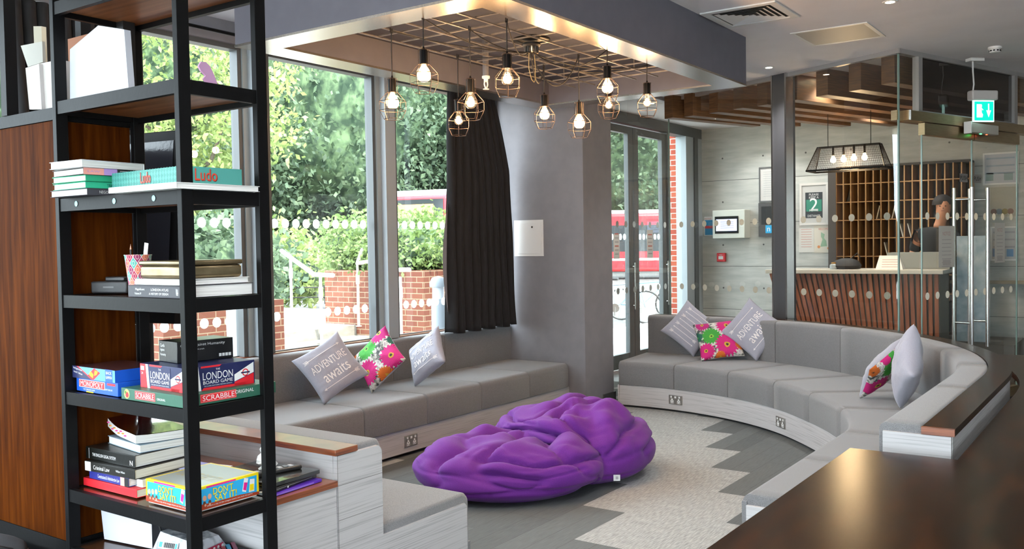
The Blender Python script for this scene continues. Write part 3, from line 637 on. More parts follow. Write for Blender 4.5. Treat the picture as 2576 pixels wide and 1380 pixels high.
# ---- curved bench on the right
t = thing('curved_bench', 'long curved grey upholstered bench wrapping round the right of the lounge', 'bench', (6.4, 2.6, 0))
CC = Vector((5.62, 4.0, 0))
def rf(th):                                  # front radius of the seat
    a = max(0, min(1, (-th-48)/42)); a = a*a*(3-2*a); return 2.265 + .195*a
def station(s):
    """s in degrees 7 .. -90 round the arc, then below -90 runs straight along -x (1 unit = 4 cm)"""
    if s >= -90:
        a = math.radians(s); d = Vector((math.cos(a), math.sin(a), 0)); return CC + d*rf(s), d, CC + d*3.06, d
    x = CC.x - (-90 - s)*.04; return Vector((x, 1.54, 0)), Vector((0, -1, 0)), Vector((x, .94, 0)), Vector((0, -1, 0))
send = -90 - (CC.x - 4.005)/.04
def seatrun(s0, s1, name, kind):
    n = max(2, int(abs(s1-s0)/2.5))
    def fn(i, e, sh):
        s = s0 + (s1-s0)*i/n + (0.9 if s1 > s0 else -.9)*sh*.35
        F, N, Bk, N2 = station(s)
        if kind == 'seat': return pad_profile(F + N*.0, N, (Bk-F).length+.01, .215, zs, e)
        return pad_profile(Bk, N2, .170, zs-.004, .835, e, .035, True)
    return cushion_run(fn, n, name, M_fab, t)
sa = [7.0, -8.0, -23.8, -39.5, -55.0, -71.0, -90.0, -110.0, send]
for i in range(len(sa)-1): seatrun(sa[i]-.03, sa[i+1]+.03, 'seat_cushion', 'seat')
sb = [6.6, -6.0, -20.5, -35.5, -51.0, -66.0, -81.0, -102, send]
for i in range(len(sb)-1): seatrun(sb[i]-.03, sb[i+1]+.03, 'back_cushion', 'back')
def arcloft(name, mat, sec, s0, s1, step=2.0, parent=t, bevel=0):
    b = MB(); n = int(abs(s1-s0)/step); rs = []
    for i in range(n+1):
        F, N, Bk, N2 = station(s0 + (s1-s0)*i/n); rs.append([(F if o == 'f' else Bk) + (N if o == 'f' else N2)*t_ + UP*z for o, t_, z in sec])
    b.loft(rs, smooth=True); return b.build(name, mat, parent, angle=30, bevel=bevel)
arcloft('base', M_lam, [('f', .012, .022), ('f', .012, .214), ('f', .35, .214), ('f', .35, .022)], 7, send+.3)
arcloft('plinth', M_blackmat, [('f', .04, .001), ('f', .04, .022), ('f', .35, .022), ('f', .35, .001)], 6.8, send+.5)
arcloft('top_rail', M_topwood, [('b', .171, .803), ('b', .171, .832), ('b', .295, .832), ('b', .295, .803)], 6.6, send-.2, 2, t)
arcloft('back_panel', M_lam, [('b', .171, .03), ('b', .171, .802), ('b', .285, .802), ('b', .285, .03)], 6.6, send+.02)
# end panels at the near end (plane x = 4.0)
b = MB(); b.box((3.985, .965, .001), (4.004, 1.515, .395)); b.build('end_panel', M_lam, t, bevel=.002)
b = MB(); b.box((3.985, .658, .001), (4.004, .920, .800)); b.build('end_panel', M_lam, t)
b = MB(); b.box((3.983, .645, .8025), (4.004, .770, .8325)); b.build('rail_end', M_edge, t)
b = MB(); b.box((3.995, 1.515, .001), (4.4, 1.538, .41)); b.build('end_padding', M_fab, t)
b = MB(); b.box((4.006, .915, .44), (4.05, .938, .78)); b.build('end_padding', M_fab, t)
b = MB(); b.box((8.13-.03, 4.27, .03), (8.69, 4.285, .214)); 
b = MB(); Fe, Ne, Be, Ne2 = station(7.05)
q0 = Fe + Ne*.0; q1 = Be + Ne2*.27; tn = Vector((-Ne.y, Ne.x, 0))
b.bar(q0 + UP*.12, q1 + UP*.12, .012, .19); b.build('end_panel', M_lam, t)
def arc_socket(th, z, label):
    F, N, _, _ = station(th); N = -N; r = Vector((N.y, -N.x, 0))
    r = UP.cross(N); r.normalize(); o = F - N*.012
    # frame whose normal (r x up) points into the lounge
    if r.cross(UP).dot(N) < 0: r = -r
    socket(label, (o, r, UP), 0, z)
p = onz(1712, 1003, .115); th1 = math.degrees(math.atan2(p.y-CC.y, p.x-CC.x)); p = onz(1976, 1062, .115); th2 = math.degrees(math.atan2(p.y-CC.y, p.x-CC.x))
arc_socket(th1, .118, 'steel double power socket at the left end of the curved bench base')
arc_socket(th2, .118, 'steel double power socket further right round the curved bench base')
# ---- big dark wooden table in the right foreground
t = thing('wooden_table', 'large glossy dark wooden worktop filling the bottom right corner', 'table', (3.0, -.2, 0))
b = MB(); arc_ = [(5.65+3.39*math.cos(math.radians(a)), 4.0+3.39*math.sin(math.radians(a))) for a in range(-90, -57, 4)]
b.prism([(1.05, 1.01), (.55, .4), (.55, -2.2), (7.0, -2.2), (7.45, .6)] + arc_[::-1] + [(3.82, .61), (3.82, 1.01)], .712, .750); b.build('tabletop', M_topwood, t, bevel=.003)
for x, y in ((1.5, .5), (3.5, .6), (6.8, .3), (6.6, -1.9), (3.8, -1.9), (1.3, -1.9)):
    b = MB(); b.box((x-.04, y-.04, .001), (x+.04, y+.04, .711)); b.build('leg', M_blackmat, t, bevel=.003)
# ---------------------------------------------------------------- cushions
def pillow(size, thick, seed=1, n=34, wr=.006):
    s = size/2; rr = random.Random(seed); off = Vector((rr.uniform(0, 50), rr.uniform(0, 50), rr.uniform(0, 50)))
    def hz(u, v):
        a = max(0, 1-abs(u)**2.6); c = max(0, 1-abs(v)**2.6); h = thick/2*(a*c)**.42
        w = noise.noise(Vector((u*2.2, v*2.2, 0))+off)*wr*2 + (abs(noise.noise(Vector((u*3.5, v*5.5, 3))+off))-.2)*wr*1.6
        return h, w*(a*c)**.4
    def xy(u, v):
        return s*u*(1-.085*(1-v*v)*abs(u)), s*v*(1-.085*(1-u*u)*abs(v))
    b = MB(); idx = {}; vs = []; fs = []
    for side in (1, -1):
        for i in range(n+1):
            for j in range(n+1):
                u = -1+2*i/n; v = -1+2*j/n
                u = math.copysign(abs(u)**.85, u); v = math.copysign(abs(v)**.85, v)
                edge = i in (0, n) or j in (0, n)
                if edge and side == -1: idx[(side, i, j)] = idx[(1, i, j)]; continue
                h, w = hz(u, v); x, y = xy(u, v); idx[(side, i, j)] = len(vs); vs.append(Vector((x, y, side*h + w)))
    for side in (1, -1):
        for i in range(n):
            for j in range(n):
                q = (idx[(side,i,j)], idx[(side,i+1,j)], idx[(side,i+1,j+1)], idx[(side,i,j+1)])
                fs.append(q if side == 1 else q[::-1])
    b.add(vs, fs, 0, True); b.m = [0]*(n*n) + [1]*(n*n)
    def surf(x, y):
        u = max(-.98, min(.98, x/s/.97)); v = max(-.98, min(.98, y/s/.97)); h, w = hz(u, v); return h + w
    return b, surf
def flower_mat(name, flowers):
    m, nt, b = newmat(name); b.inputs['Roughness'].default_value = .8
    tc = nt.nodes.new('ShaderNodeTexCoord'); sp = nt.nodes.new('ShaderNodeSeparateXYZ'); nt.links.new(tc.outputs['Object'], sp.inputs[0])
    def mt(op, a, b_=None, c=None):
        q = nt.nodes.new('ShaderNodeMath'); q.operation = op
        for i, x in enumerate((a, b_, c)):
            if x is None: continue
            if isinstance(x, (int, float)): q.inputs[i].default_value = x
            else: nt.links.new(x, q.inputs[i])
        return q.outputs[0]
    no = nt.nodes.new('ShaderNodeTexNoise'); no.inputs['Scale'].default_value = 26; nt.links.new(tc.outputs['Object'], no.inputs['Vector'])
    base = ramp(nt, no.outputs['Fac'], [(.38, (.06, .07, .07)), (.46, (.35, .34, .30)), (.55, (.68, .66, .60)), (.68, (.42, .36, .38))])
    cur = base
    for cx, cy, r, col, mid in [(a, b_, c*.86, d, e) for a, b_, c, d, e in flowers]:
        dx = mt('SUBTRACT', sp.outputs[0], cx); dy = mt('SUBTRACT', sp.outputs[1], cy)
        d = mt('SQRT', mt('ADD', mt('MULTIPLY', dx, dx), mt('MULTIPLY', dy, dy))); an = mt('ARCTAN2', dy, dx)
        pet = mt('ADD', mt('MULTIPLY', mt('SINE', mt('MULTIPLY', an, 19)), .10), 1.0)
        k = mt('DIVIDE', d, mt('MULTIPLY', pet, r))
        k = mt('ADD', k, mt('MULTIPLY', mt('SUBTRACT', no.outputs['Fac'], .5), .25))
        streak = mt('MULTIPLY', mt('ADD', mt('SINE', mt('MULTIPLY', an, 43)), 1), .5)
        mx = nt.nodes.new('ShaderNodeMixRGB'); nt.links.new(streak, mx.inputs[0]); mx.inputs[1].default_value = (*[c*.55 for c in col], 1); mx.inputs[2].default_value = (*col, 1)
        m2 = nt.nodes.new('ShaderNodeMixRGB'); nt.links.new(mt('LESS_THAN', k, .24), m2.inputs[0]); nt.links.new(mx.outputs[0], m2.inputs[1]); m2.inputs[2].default_value = (*mid, 1)
        m2b = nt.nodes.new('ShaderNodeMixRGB'); nt.links.new(mt('LESS_THAN', k, .11), m2b.inputs[0]); nt.links.new(m2.outputs[0], m2b.inputs[1]); m2b.inputs[2].default_value = (.03, .04, .02, 1)
        m3 = nt.nodes.new('ShaderNodeMixRGB'); nt.links.new(mt('LESS_THAN', k, 1.0), m3.inputs[0]); nt.links.new(cur, m3.inputs[1]); nt.links.new(m2b.outputs[0], m3.inputs[2]); cur = m3.outputs[0]
    nt.links.new(cur, b.inputs['Base Color']); return m
PK = (.72, .015, .22); PK2 = (.55, .01, .20); GR = (.06, .40, .05); OR = (.80, .18, .02); YL = (.55, .35, .03)
M_flA = flower_mat('flower_print_a', [(-.02, .12, .105, GR, (.15, .5, .05)), (-.12, -.06, .115, PK, YL), (.13, .16, .10, PK2, YL), (.13, -.10, .11, PK, YL), (.0, -.19, .075, OR, YL), (-.19, .17, .06, OR, (.4, .1, .02)), (.20, .03, .05, (.02, .14, .09), GR), (-.06, .21, .05, PK, YL)])
M_flB = flower_mat('flower_print_b', [(-.07, .02, .10, GR, (.25, .55, .06)), (.10, .13, .115, PK, YL), (.06, -.09, .125, PK, YL), (-.13, .17, .075, PK2, YL), (-.15, -.13, .09, PK, YL), (.19, -.10, .06, OR, YL), (-.02, -.20, .055, OR, YL), (-.20, .04, .055, (.02, .16, .10), GR)])
def cmat(P, nrm, roll):
    """matrix: local z = face normal, local x/y rolled about it; P = centre"""
    z = Vector(nrm).normalized(); x = UP.cross(z).normalized(); y = z.cross(x)
    c, s = math.cos(roll), math.sin(roll); X = x*c + y*s; Y = y*c - x*s
    return Matrix.Translation(P) @ Matrix((X, Y, z)).transposed().to_4x4()
def cushion(kind, P, nrm, roll, label, seed, size=.40, thick=.13, grp='scatter cushions on the benches'):
    mats = {'adv': M_cush, 'arr': M_cush, 'flA': M_flA, 'flB': M_flB, 'pln': M_cush}
    b, surf = pillow(size, thick, seed); M = cmat(P, nrm, roll)
    o = b.build('cushion', [mats[kind], M_cush], mat=M, angle=120); tag(o, label, 'cushion', grp)
    fr = (Vector((0, 0, 0)), Vector((1, 0, 0)), Vector((0, 1, 0))); k = size/.40
    def arrow(mb, x0, y0, x1, y1, head=.018, fl=True):
        d = Vector((x1-x0, y1-y0, 0)); L = d.length; d.normalize(); n_ = Vector((-d.y, d.x, 0)); N = 12
        for i in range(N):
            a = Vector((x0, y0, 0)) + d*L*i/N; c = Vector((x0, y0, 0)) + d*L*(i+1)/N
            vs = []
            for q, s in ((a, -1), (c, -1), (c, 1), (a, 1)):
                w = q + n_*s*.0022; vs.append((w.x, w.y, surf(w.x, w.y)+.0025))
            mb.add(vs, [(0,1,2,3)])
        e = Vector((x1, y1, 0)); tri = [e + d*head, e - d*head*.35 + n_*head*.6, e, e - d*head*.35 - n_*head*.6]
        mb.add([(p.x, p.y, surf(p.x, p.y)+.0028) for p in tri], [(0,1,2,3)])
        if fl:
            for i in range(3):
                c = Vector((x0, y0, 0)) + d*(.012*i)
                for s in (-1, 1):
                    q = [c, c - d*.012 + n_*s*.014, c - d*.018 + n_*s*.014, c - d*.006]
                    mb.add([(p.x, p.y, surf(p.x, p.y)+.0028) for p in q], [(0,1,2,3) if s < 0 else (3,2,1,0)])
    if kind == 'adv':
        t_ = MB(); t_.text(fr, 'ADVENTURE', 0, .035*k, .058*k, 0, .0028, w=.285*k, surf=surf); t_.text(fr, 'awaits', .005, -.055*k, .075*k, 0, .0028, w=.21*k, surf=surf)
        t_.build('lettering', M_print, o, local=True); t_ = MB(); arrow(t_, -.14*k, .115*k, .13*k, .115*k); t_.build('arrow', M_print, o, local=True); t_ = MB(); arrow(t_, .14*k, -.125*k, -.13*k, -.125*k); t_.build('arrow', M_print, o, local=True)
    if kind == 'arr':
        t_ = MB()
        for i in range(7):
            x = -.135*k+.045*k*i; s = 1 if i % 2 else -1; arrow(t_, x, -s*.12*k, x, s*.12*k, .014)
        t_.build('arrows', M_print, o, local=True)
    return o
def stand(u, v, z, h, tilt, toward, dy=0):
    p = onz(u, v, z) ; return p
def place_cushion(kind, u, v, az_deg, lean, roll, label, seed, size=.40, thick=.13, up=None, z=zs):
    """bottom corner/edge of the cushion touches the seat at pixel (u,v); az = compass of the face normal, lean = how far it tips back"""
    p = onz(u, v, z); a = math.radians(az_deg); l = math.radians(lean)
    nrm = Vector((math.cos(a)*math.cos(l), math.sin(a)*math.cos(l), math.sin(l)))
    z_ = nrm; x = UP.cross(z_).normalized(); y = z_.cross(x)
    r = up if up is not None else size/2*(abs(math.cos(math.radians(roll))) + abs(math.sin(math.radians(roll))))*.985
    return cushion(kind, p + y*r + nrm*.0, nrm, math.radians(roll), label, seed, size, thick)
place_cushion('adv', 838, 1016, 232, 24, 32, 'grey cushion lettered ADVENTURE awaits, leftmost on the window bench', 3, .415)
place_cushion('flA', 932, 988, 182, 22, 48, 'pink and green flower cushion standing between two grey ones on the window bench', 5, .40)
place_cushion('adv', 1048, 972, 166, 24, 40, 'grey cushion turned almost edge-on, rightmost on the window bench', 8, .385)
place_cushion('arr', 1738, 897, 205, 20, 50, 'grey cushion with white arrows, leftmost on the curved bench', 11, .43)
place_cushion('adv', 1893, 908, 196, 18, 52, 'grey cushion lettered ADVENTURE awaits, leaning behind the flower cushion on the curved bench', 14, .455)
place_cushion('flB', 1812, 908, 208, 38, 8, 'pink and green flower cushion lying between two grey cushions on the curved bench', 17, .43)
place_cushion('flA', 2165, 1000, 262, -36, 42, 'flower cushion with its grey back turned up, near the right of the curved bench', 21, .43)
place_cushion('pln', 2266, 1027, 110, 8, 40, 'grey cushion standing edge-on nearest the right end of the curved bench', 25, .42, .17)
# ================================================================== CAGE PENDANTS
M_wire = C((.05, .035, .03), .4, .7); M_cord = C((.012, .010, .010), .7)
M_fil = C((1, .8, .5), .5, 0, (1, .62, .25), 55); M_bulbcap = C((.45, .38, .28), .3, 1)
M_glow = D.materials.new('lit_bulb'); M_glow.use_nodes = True
_n = M_glow.node_tree; _n.nodes.clear(); _o = _n.nodes.new('ShaderNodeOutputMaterial'); _a = _n.nodes.new('ShaderNodeAddShader'); _e = _n.nodes.new('ShaderNodeEmission'); _t = _n.nodes.new('ShaderNodeBsdfTransparent')
_e.inputs[0].default_value = (1, .60, .26, 1); _e.inputs[1].default_value = .5; _n.links.new(_e.outputs[0], _a.inputs[0]); _n.links.new(_t.outputs[0], _a.inputs[1]); _n.links.new(_a.outputs[0], _o.inputs[0])
cano = onz(1337, 104, 2.87); CAN = Vector((cano.x, cano.y, 0))
t = thing('ceiling_rose', 'round black ceiling rose on the wire grid with every pendant cable coming out', 'ceiling rose', (CAN.x, CAN.y, 2.80))
b = MB(); b.lathe([(0, 2.905), (.07, 2.90), (.118, 2.884), (.118, 2.877), (0, 2.877)], CAN, 40); b.build('plate', M_black, t)
b = MB(); b.lathe([(.055, 2.859), (.058, 2.845), (.05, 2.835), (0, 2.835)], CAN, 32); b.build('cap', M_blackmat, t)
for k in range(10):
    a = 2*PI*k/10; b = MB(); b.lathe([(.008, 2.835), (.008, 2.80), (.005, 2.795), (0, 2.795)], CAN + Vector((.038*math.cos(a), .038*math.sin(a), 0)), 10); b.build('cable_gland', M_bulbcap if k % 3 == 0 else M_blackmat, t)
b = MB(); c0 = CAN + UP*2.80
b.tube([c0 + Vector((-.03, 0, 0)), c0 + Vector((-.035, 0, -.10)), c0 + Vector((-.02, -.01, -.17)), c0 + Vector((.0, -.015, -.185)), c0 + Vector((.02, -.01, -.17)), c0 + Vector((.04, 0, -.09)), c0 + Vector((.03, 0, 0))], .003, 6); b.build('spare_flex', C((.30, .22, .10), .4), t)
def bez(p, q, sag, n=14, side=Vector((0, 0, 0))):
    return [p.lerp(q, i/n) - UP*sag*4*(i/n)*(1-i/n) + side*math.sin(PI*i/n) for i in range(n+1)]
def pendant(u, vt, vb, label, sag, bulb_s=1.0, vz=2.86, watt=8.5):
    a = onz(u, vt, vz); x, y = a.x, a.y
    lo, hi = 1.0, 2.9                                            # height of the bulb below the hook
    for _ in range(40):
        m = (lo+hi)/2; q = CAMR.transposed() @ (Vector((x, y, m)) - CAMP); row = 690 - FPX*q.y/(-q.z)
        if row > vb: lo = m
        else: hi = m
    zb = lo; P = Vector((x, y, 0)); t = thing('pendant_lamp', label, 'pendant lamp', (x, y, zb-.105), 0, 'cage pendant lamps under the bulkhead')
    b = MB(); top = zb+.135
    cp = c0 + Vector((random.Random(u).uniform(-.03, .03), random.Random(vb).uniform(-.03, .03), 0))
    pts = bez(cp, Vector((x, y, 2.853)), sag) + [Vector((x+.002, y, 2.84)), Vector((x, y, 2.75)), Vector((x, y, top))]
    b.tube(pts, .0038, 6); b.tube([(x-.006, y, 2.87), (x-.008, y, 2.845), (x+.006, y, 2.84), (x+.008, y, 2.868)], .004, 6)
    b.build('cord', M_cord, t)
    b = MB(); b.lathe([(.004, top+.015), (.008, top), (.021, top-.005), (.023, top-.012), (.023, zb+.052), (.020, zb+.050)], P, 20); b.build('socket', M_black, t)
    b = MB(); rot = rnd.uniform(0, PI/3)
    def rp(r, z, k, N=6): return Vector((x + r*math.cos(rot+2*PI*k/N), y + r*math.sin(rot+2*PI*k/N), z))
    prof = [(.029, top-.004), (.029, zb+.055), (.078, zb+.000), (.077, zb-.052), (.052, zb-.103)]
    for k in range(6): b.tube([rp(r, z, k) for r, z in prof], .0016, 5)
    for r, z in ((.029, top-.004), (.030, zb+.052)): b.tube([rp(r, z, k, 16) for k in range(16)], .0016, 5, closed=True)
    for r, z in prof[2:]: b.tube([rp(r, z, k) for k in range(6)], .0018, 5, closed=True)
    b.build('cage', M_wire, t)
    s = bulb_s; b = MB(); b.lathe([(.013, zb+.05), (.015, zb+.042), (.024*s, zb+.028*s), (.036*s, zb+.004), (.038*s, zb-.008), (.034*s, zb-.026*s), (.02*s, zb-.040*s), (0, zb-.044*s)], P, 24)
    g = b.build('bulb', M_bulbA if bulb_s > .98 or u in (1368,) else M_bulbB, t, angle=80)
    b = MB(); b.lathe([(0, zb+.024), (.012*s, zb+.018), (.019*s, zb+.002), (.020*s, zb-.010), (.014*s, zb-.024), (0, zb-.03)], P, 16); b.build('filament', M_fil, g, angle=80)
    light('bulb_light', 'POINT', (x, y, zb-.004), watt, (1, .60, .30), .035, t)
    return t
pendant(984, 75, 255, 'pendant lamp furthest left, in front of the light grey mullion', .03, 1.0)
pendant(1064, 42, 186, 'second pendant lamp from the left, hanging higher than its neighbours', .06, 1.05)
pendant(1151, 140, 301, 'small pendant lamp low in front of the left edge of the black curtain', .02, .8)
pendant(1181, 70, 256, 'pendant lamp just right of and above the lowest left one, before the curtain top', .04, .9)
pendant(1274, 50, 196, 'pendant lamp hanging just left of the black ceiling rose', .09, .95)
pendant(1368, 166, 286, 'bright pendant lamp in front of the grey wall, directly below the ceiling rose', .15, .95)
pendant(1455, 140, 307, 'lowest and brightest pendant lamp in front of the grey pier', .20, 1.0)
pendant(1527, 122, 218, 'upper lamp of the two pendants that overlap on the right', .10, 1.0)
pendant(1530, 178, 262, 'lower lamp partly hidden behind another pendant on the right', .05, .8)
pendant(1627, 162, 256, 'pendant lamp furthest right, in front of the entrance header', .06, .8)
# ================================================================== BEAN BAGS
M_purple_seam = C((.07, .008, .14), .9)
def beanbag(cx, cy, rot, a, bq, h, seed, label, avoid=None):
    rr = random.Random(seed); off = Vector((rr.uniform(0, 90), rr.uniform(0, 90), rr.uniform(0, 90)))
    nu, nv = 150, 74; rings = []
    knots = [(rr.uniform(-.45, .45), rr.uniform(-.45, .45)) for _ in range(3)]
    M = Matrix.Translation((cx, cy, 0)) @ Matrix.Rotation(rot, 4, 'Z')
    for j in range(nv+1):
        ph = PI*j/nv; r_ = []
        for i in range(nu):
            th = 2*PI*i/nu; x = math.sin(ph)*math.cos(th); y = math.sin(ph)*math.sin(th); z = math.cos(ph)
            # squashed body with a broad belly resting on the floor
            rad = (abs(math.sin(ph))**.82); X = a*rad*math.cos(th); Y = bq*rad*math.sin(th)
            zz = h*(.40 + .60*z**1.05) if z > 0 else h*.40*(1 - min(1, (abs(z)*1.25)**.9))
            lump = noise.noise(Vector((x*1.1, y*1.1, z*1.1))+off); rad2 = 1 + .07*lump
            X *= rad2; Y *= rad2; zz *= 1 + .20*noise.noise(Vector((x*1.7, y*1.7, 5))+off)*(1 if z > -.1 else 0)
            # creases: warped ridges, strongest on top, plus folds that fan out of gathered knots
            w = Vector((x, y, z)); wz = Vector((noise.noise(w*.9+off), noise.noise(w*.9+off*1.7), noise.noise(w*.9-off)))*1.1
            c = 1 - abs(noise.noise(w*1.1+wz+off))*3.0; c = max(0, c); c2 = 1-abs(noise.noise(w*2.6+wz*1.9-off))*2.8; c2 = max(0, c2)
            dz = -.070*c**4 - .012*c2**3; top = max(0, min(1, (z+.35)*1.4))
            for kx, ky in knots:
                dx, dy = x-kx, y-ky; d = math.hypot(dx, dy); an = math.atan2(dy, dx)
                dz += (-.050*math.exp(-(d/.14)**2) + .016*math.sin(an*4+kx*9+3*d)*math.exp(-((d-.26)/.2)**2))*(1 if z > 0 else 0)
            side = -.022*max(0, 1-abs(noise.noise(Vector((x*.8, y*.8, z*3.2))+off))*3.4)**2*(1-top*.6)
            nrm = Vector((x/a, y/bq, z/h*1.2)).normalized(); dd = dz*top + side*(1 if -.8 < z < .7 else 0)
            v = Vector((X, Y, zz)) + nrm*dd; v.z = max(.002 if j > nv*.7 else .004, v.z)
            p = M @ v
            if avoid:                               # pressed against the bag in front
                q = avoid[0].inverted() @ p; k = math.sqrt((q.x/avoid[1])**2 + (q.y/avoid[2])**2 + ((q.z-avoid[3]*.35)/(avoid[3]*.80))**2)
                if k < 1 and q.y < 99: q2 = Vector((q.x/k, q.y/k, q.z)) if k > .05 else q; p = avoid[0] @ q2
            r_.append(p)
        rings.append(r_)
    b = MB(); b.loft(rings, smooth=True, caps=False); t = thing('bean_bag', label, 'bean bag', (cx, cy, 0), 0, 'purple bean bags on the carpet')
    b.build('cover', M_purple, t, angle=180); return t, M
fwd = (CAMR @ Vector((0, 0, -1))); fwd.z = 0; fwd.normalize(); rotc = math.atan2(fwd.y, fwd.x) - PI/2
c1 = ondepth(1282, 1100, 5.98); c2 = ondepth(1440, 1050, 6.42)
t1, MM1 = beanbag(c1.x, c1.y, rotc+.10, .635, .50, .395, 41, 'purple bean bag nearer the camera, slumped with deep folds')
t2, MM2 = beanbag(c2.x, c2.y, rotc-.30, .575, .56, .505, 77, 'purple bean bag further back with a small white tag near the floor', (MM1, .62, .485, .40))
cv = [c for c in t2.children if c.name.startswith('cover')][0]; best = None
for v in cv.data.vertices:
    wv = WM[t2] @ v.co; q = CAMR.transposed() @ (wv - CAMP); uu = 1288 + FPX*q.x/-q.z; vv = 690 - FPX*q.y/-q.z; e = math.hypot(uu-1548, vv-1200) + 40*max(0, -q.z-5.5)
    if best is None or e < best[0]: best = (e, wv)
p = best[1] - fwd*.02; b = MB(); fr = (Vector((p.x, p.y, max(.022, p.z))), (CAMR @ Vector((1, 0, 0))), UP)
b.rect(fr, -.022, -.018, .022, .022, 0, .0); b.rect(fr, -.008, -.008, .010, .012, 1, .001); b.build('tag', [M_white, C((.4, .4, .42), .6)], t2)
# ================================================================== BLACK SHELVING TOWER AND WHAT STANDS ON IT
X0, X1, Y0, Y1 = 1.789, 2.100, 2.545, 3.282; PW, PD = .045, .025
t = thing('shelving_tower', 'tall open black metal shelving tower in the left foreground', 'shelving unit', (1.95, 2.92, 0)); TW = t
for x, y in ((X0, Y0), (X1, Y0), (X0, Y1), (X1, Y1)):
    b = MB(); b.box((x, y, .001), (x+PW, y+PD, 2.90)); b.build('post', M_black, t, bevel=.0015)
SH = [.505, .722, 1.085, 1.442, 1.795, 2.15, 2.51, 2.86]
for z in SH[0:1]+SH[1:]:
    b = MB(); h = .046
    b.box((X0+.004, Y0+PD, z-h), (X0+.024, Y1, z)); b.box((X1+PW-.024, Y0+PD, z-h), (X1+PW-.004, Y1, z)); b.box((X0+PW, Y0+.003, z-h), (X1, Y0+PD-.003, z)); b.box((X0+PW, Y1+.003, z-h), (X1, Y1+PD-.003, z))
    r = b.build('shelf_frame', M_black, t)
    b = MB(); b.box((X0+.0245, Y0+PD+.001, z-.026), (X1+PW-.0245, Y1-.001, z-.004), 0); b.build('shelf_board', noisy('dark_walnut_shelf', (.028, .012, .007), (.075, .03, .014), (12, 1, 12), 3, 6, .25, .3, .7, coat=.5) if z < 1.6 else M_panelh, t)
for y in (2.70, 2.93, 3.17):
    b = MB(); fr = (Vector((X0+.0035, 0, 0)), Vector((0, -1, 0)), UP); b.disc(fr, -y, 1.773, .010, 0, .0012, 14); b.build('round_sticker', C((.25, .62, .62), .4), t)
# cabinet with walnut panels, carrying on to the left
t = thing('storage_cabinet', 'walnut-panelled cabinet with black metal frame at the left edge', 'cabinet', (1.97, 4.2, 0))
b = MB(); b.box((1.80, Y1+PD+.006, .52), (1.818, 5.35, 2.085)); b.build('front_panel', M_panel, t)
b = MB(); b.box((1.836, Y1+PD+.006, .52), (2.10, Y1+PD+.022, 2.085)); b.build('side_panel', M_panel, t)
b = MB(); b.box((1.80, Y1+PD+.004, .001), (2.14, 5.35, .518)); b.box((1.795, Y1+PD+.004, 2.087), (2.14, 5.35, 2.132)); b.build('frame', M_black, t)
py = onx(14, 100, 1.80).y
for x in (1.79, 2.10):
    b = MB(); b.box((x, py-.012, 2.133), (x+PW, py+.03, 2.90)); b.build('post', M_black, t)
b = MB(); b.box((1.79, Y1+PD+.004, 2.86), (1.812, 5.35, 2.90)); b.build('top_rail', M_black, t)
# low dark ledge at the very bottom left, with a grey bag on it
t = thing('low_ledge', 'dark reddish wooden ledge at the bottom left corner', 'ledge', (1.6, 3.6, 0)); b = MB(); b.box((1.42, 2.9, .43), (1.78, 4.4, .455)); b.build('top', M_topwood, t, bevel=.002); b = MB(); b.box((1.45, 2.95, .001), (1.77, 4.35, .429)); b.build('body', M_blackmat, t)
# ---- helpers for boxes and books
def item_frames(lx, ly, h):
    O = Vector
    return {'L': (O((0, ly, 0)), O((0, -1, 0)), UP), 'R': (O((0, 0, 0)), O((1, 0, 0)), UP), 'T': (O((0, ly, h)), O((0, -1, 0)), O((1, 0, 0)))}
def gbox(name, label, cat, x, y, z, rot, lx, ly, h, mat, decor=None, mats=None, grp=None, bev=.0015):
    t = thing(name, label, cat, (x, y, z), math.radians(rot), grp)
    b = MB(); b.box((0, 0, .0005), (lx, ly, h)); b.build('box', mat, t, local=True, bevel=bev)
    if decor:
        d = MB(); decor(d, item_frames(lx, ly, h)); grp_ = {}
        for f, mi in zip(d.f, d.m):
            a, b_, c = (d.v[i] for i in f[:3]); x = min(v.x for v in (a, b_, c)); z = min(v.z for v in (a, b_, c)); y = min(v.y for v in (a, b_, c))
            k = 'T' if z > h-.0001 else ('L' if max(v.x for v in (a, b_, c)) < .0001 else 'R'); grp_.setdefault(k, []).append((f, mi))
        for k, fl in grp_.items():
            e = MB(); used = {}
            for f, mi in fl:
                for i in f:
                    if i not in used: used[i] = len(e.v); e.v.append(d.v[i])
                e.f.append([used[i] for i in f]); e.m.append(mi); e.sm.append(False)
            e.build('printed_label', mats, t, local=True)
    return t
def book(label, x, y, z, rot, lx, ly, h, cover, spine='L', txt=None, tmat=None, tw=.6, extra=None, grp='books on the black shelving tower', th=.0022, tx=.5, pages=None):
    t = thing('book', label, 'book', (x, y, z), math.radians(rot), grp); i = .004
    b = MB(); b.box((0, 0, .0005), (lx, ly, th)); b.box((0, 0, h-th), (lx, ly, h))
    if spine == 'L': b.box((0, 0, th), (th, ly, h-th))
    elif spine == 'R': b.box((0, 0, th), (lx, th, h-th))
    elif spine == 'B': b.box((lx-th, 0, th), (lx, ly, h-th))
    b.build('cover', cover, t, local=True, bevel=.0008)
    b = MB(); b.box((i if spine != 'L' else th, i if spine != 'R' else th, th), (lx-i, ly-i, h-th)); b.build('pages', pages or M_pages, t, local=True)
    if txt or extra:
        d = MB(); fr = item_frames(lx, ly, h); W_ = ly if spine == 'L' else lx; F = fr['L'] if spine == 'L' else fr['R']
        if txt: d.text(F, txt, W_*tx, h/2, h*.42, 0, .0008, w=min(tw*W_, len(txt)*h*.30))
        if extra: extra(d, F, W_, h)
        d.build('lettering', [tmat or M_white, M_paper, C((.85, .35, .30), .6), C((.45, .28, .62), .6), M_blackmat, C((.12, .5, .75), .5)], t, local=True)
    return t
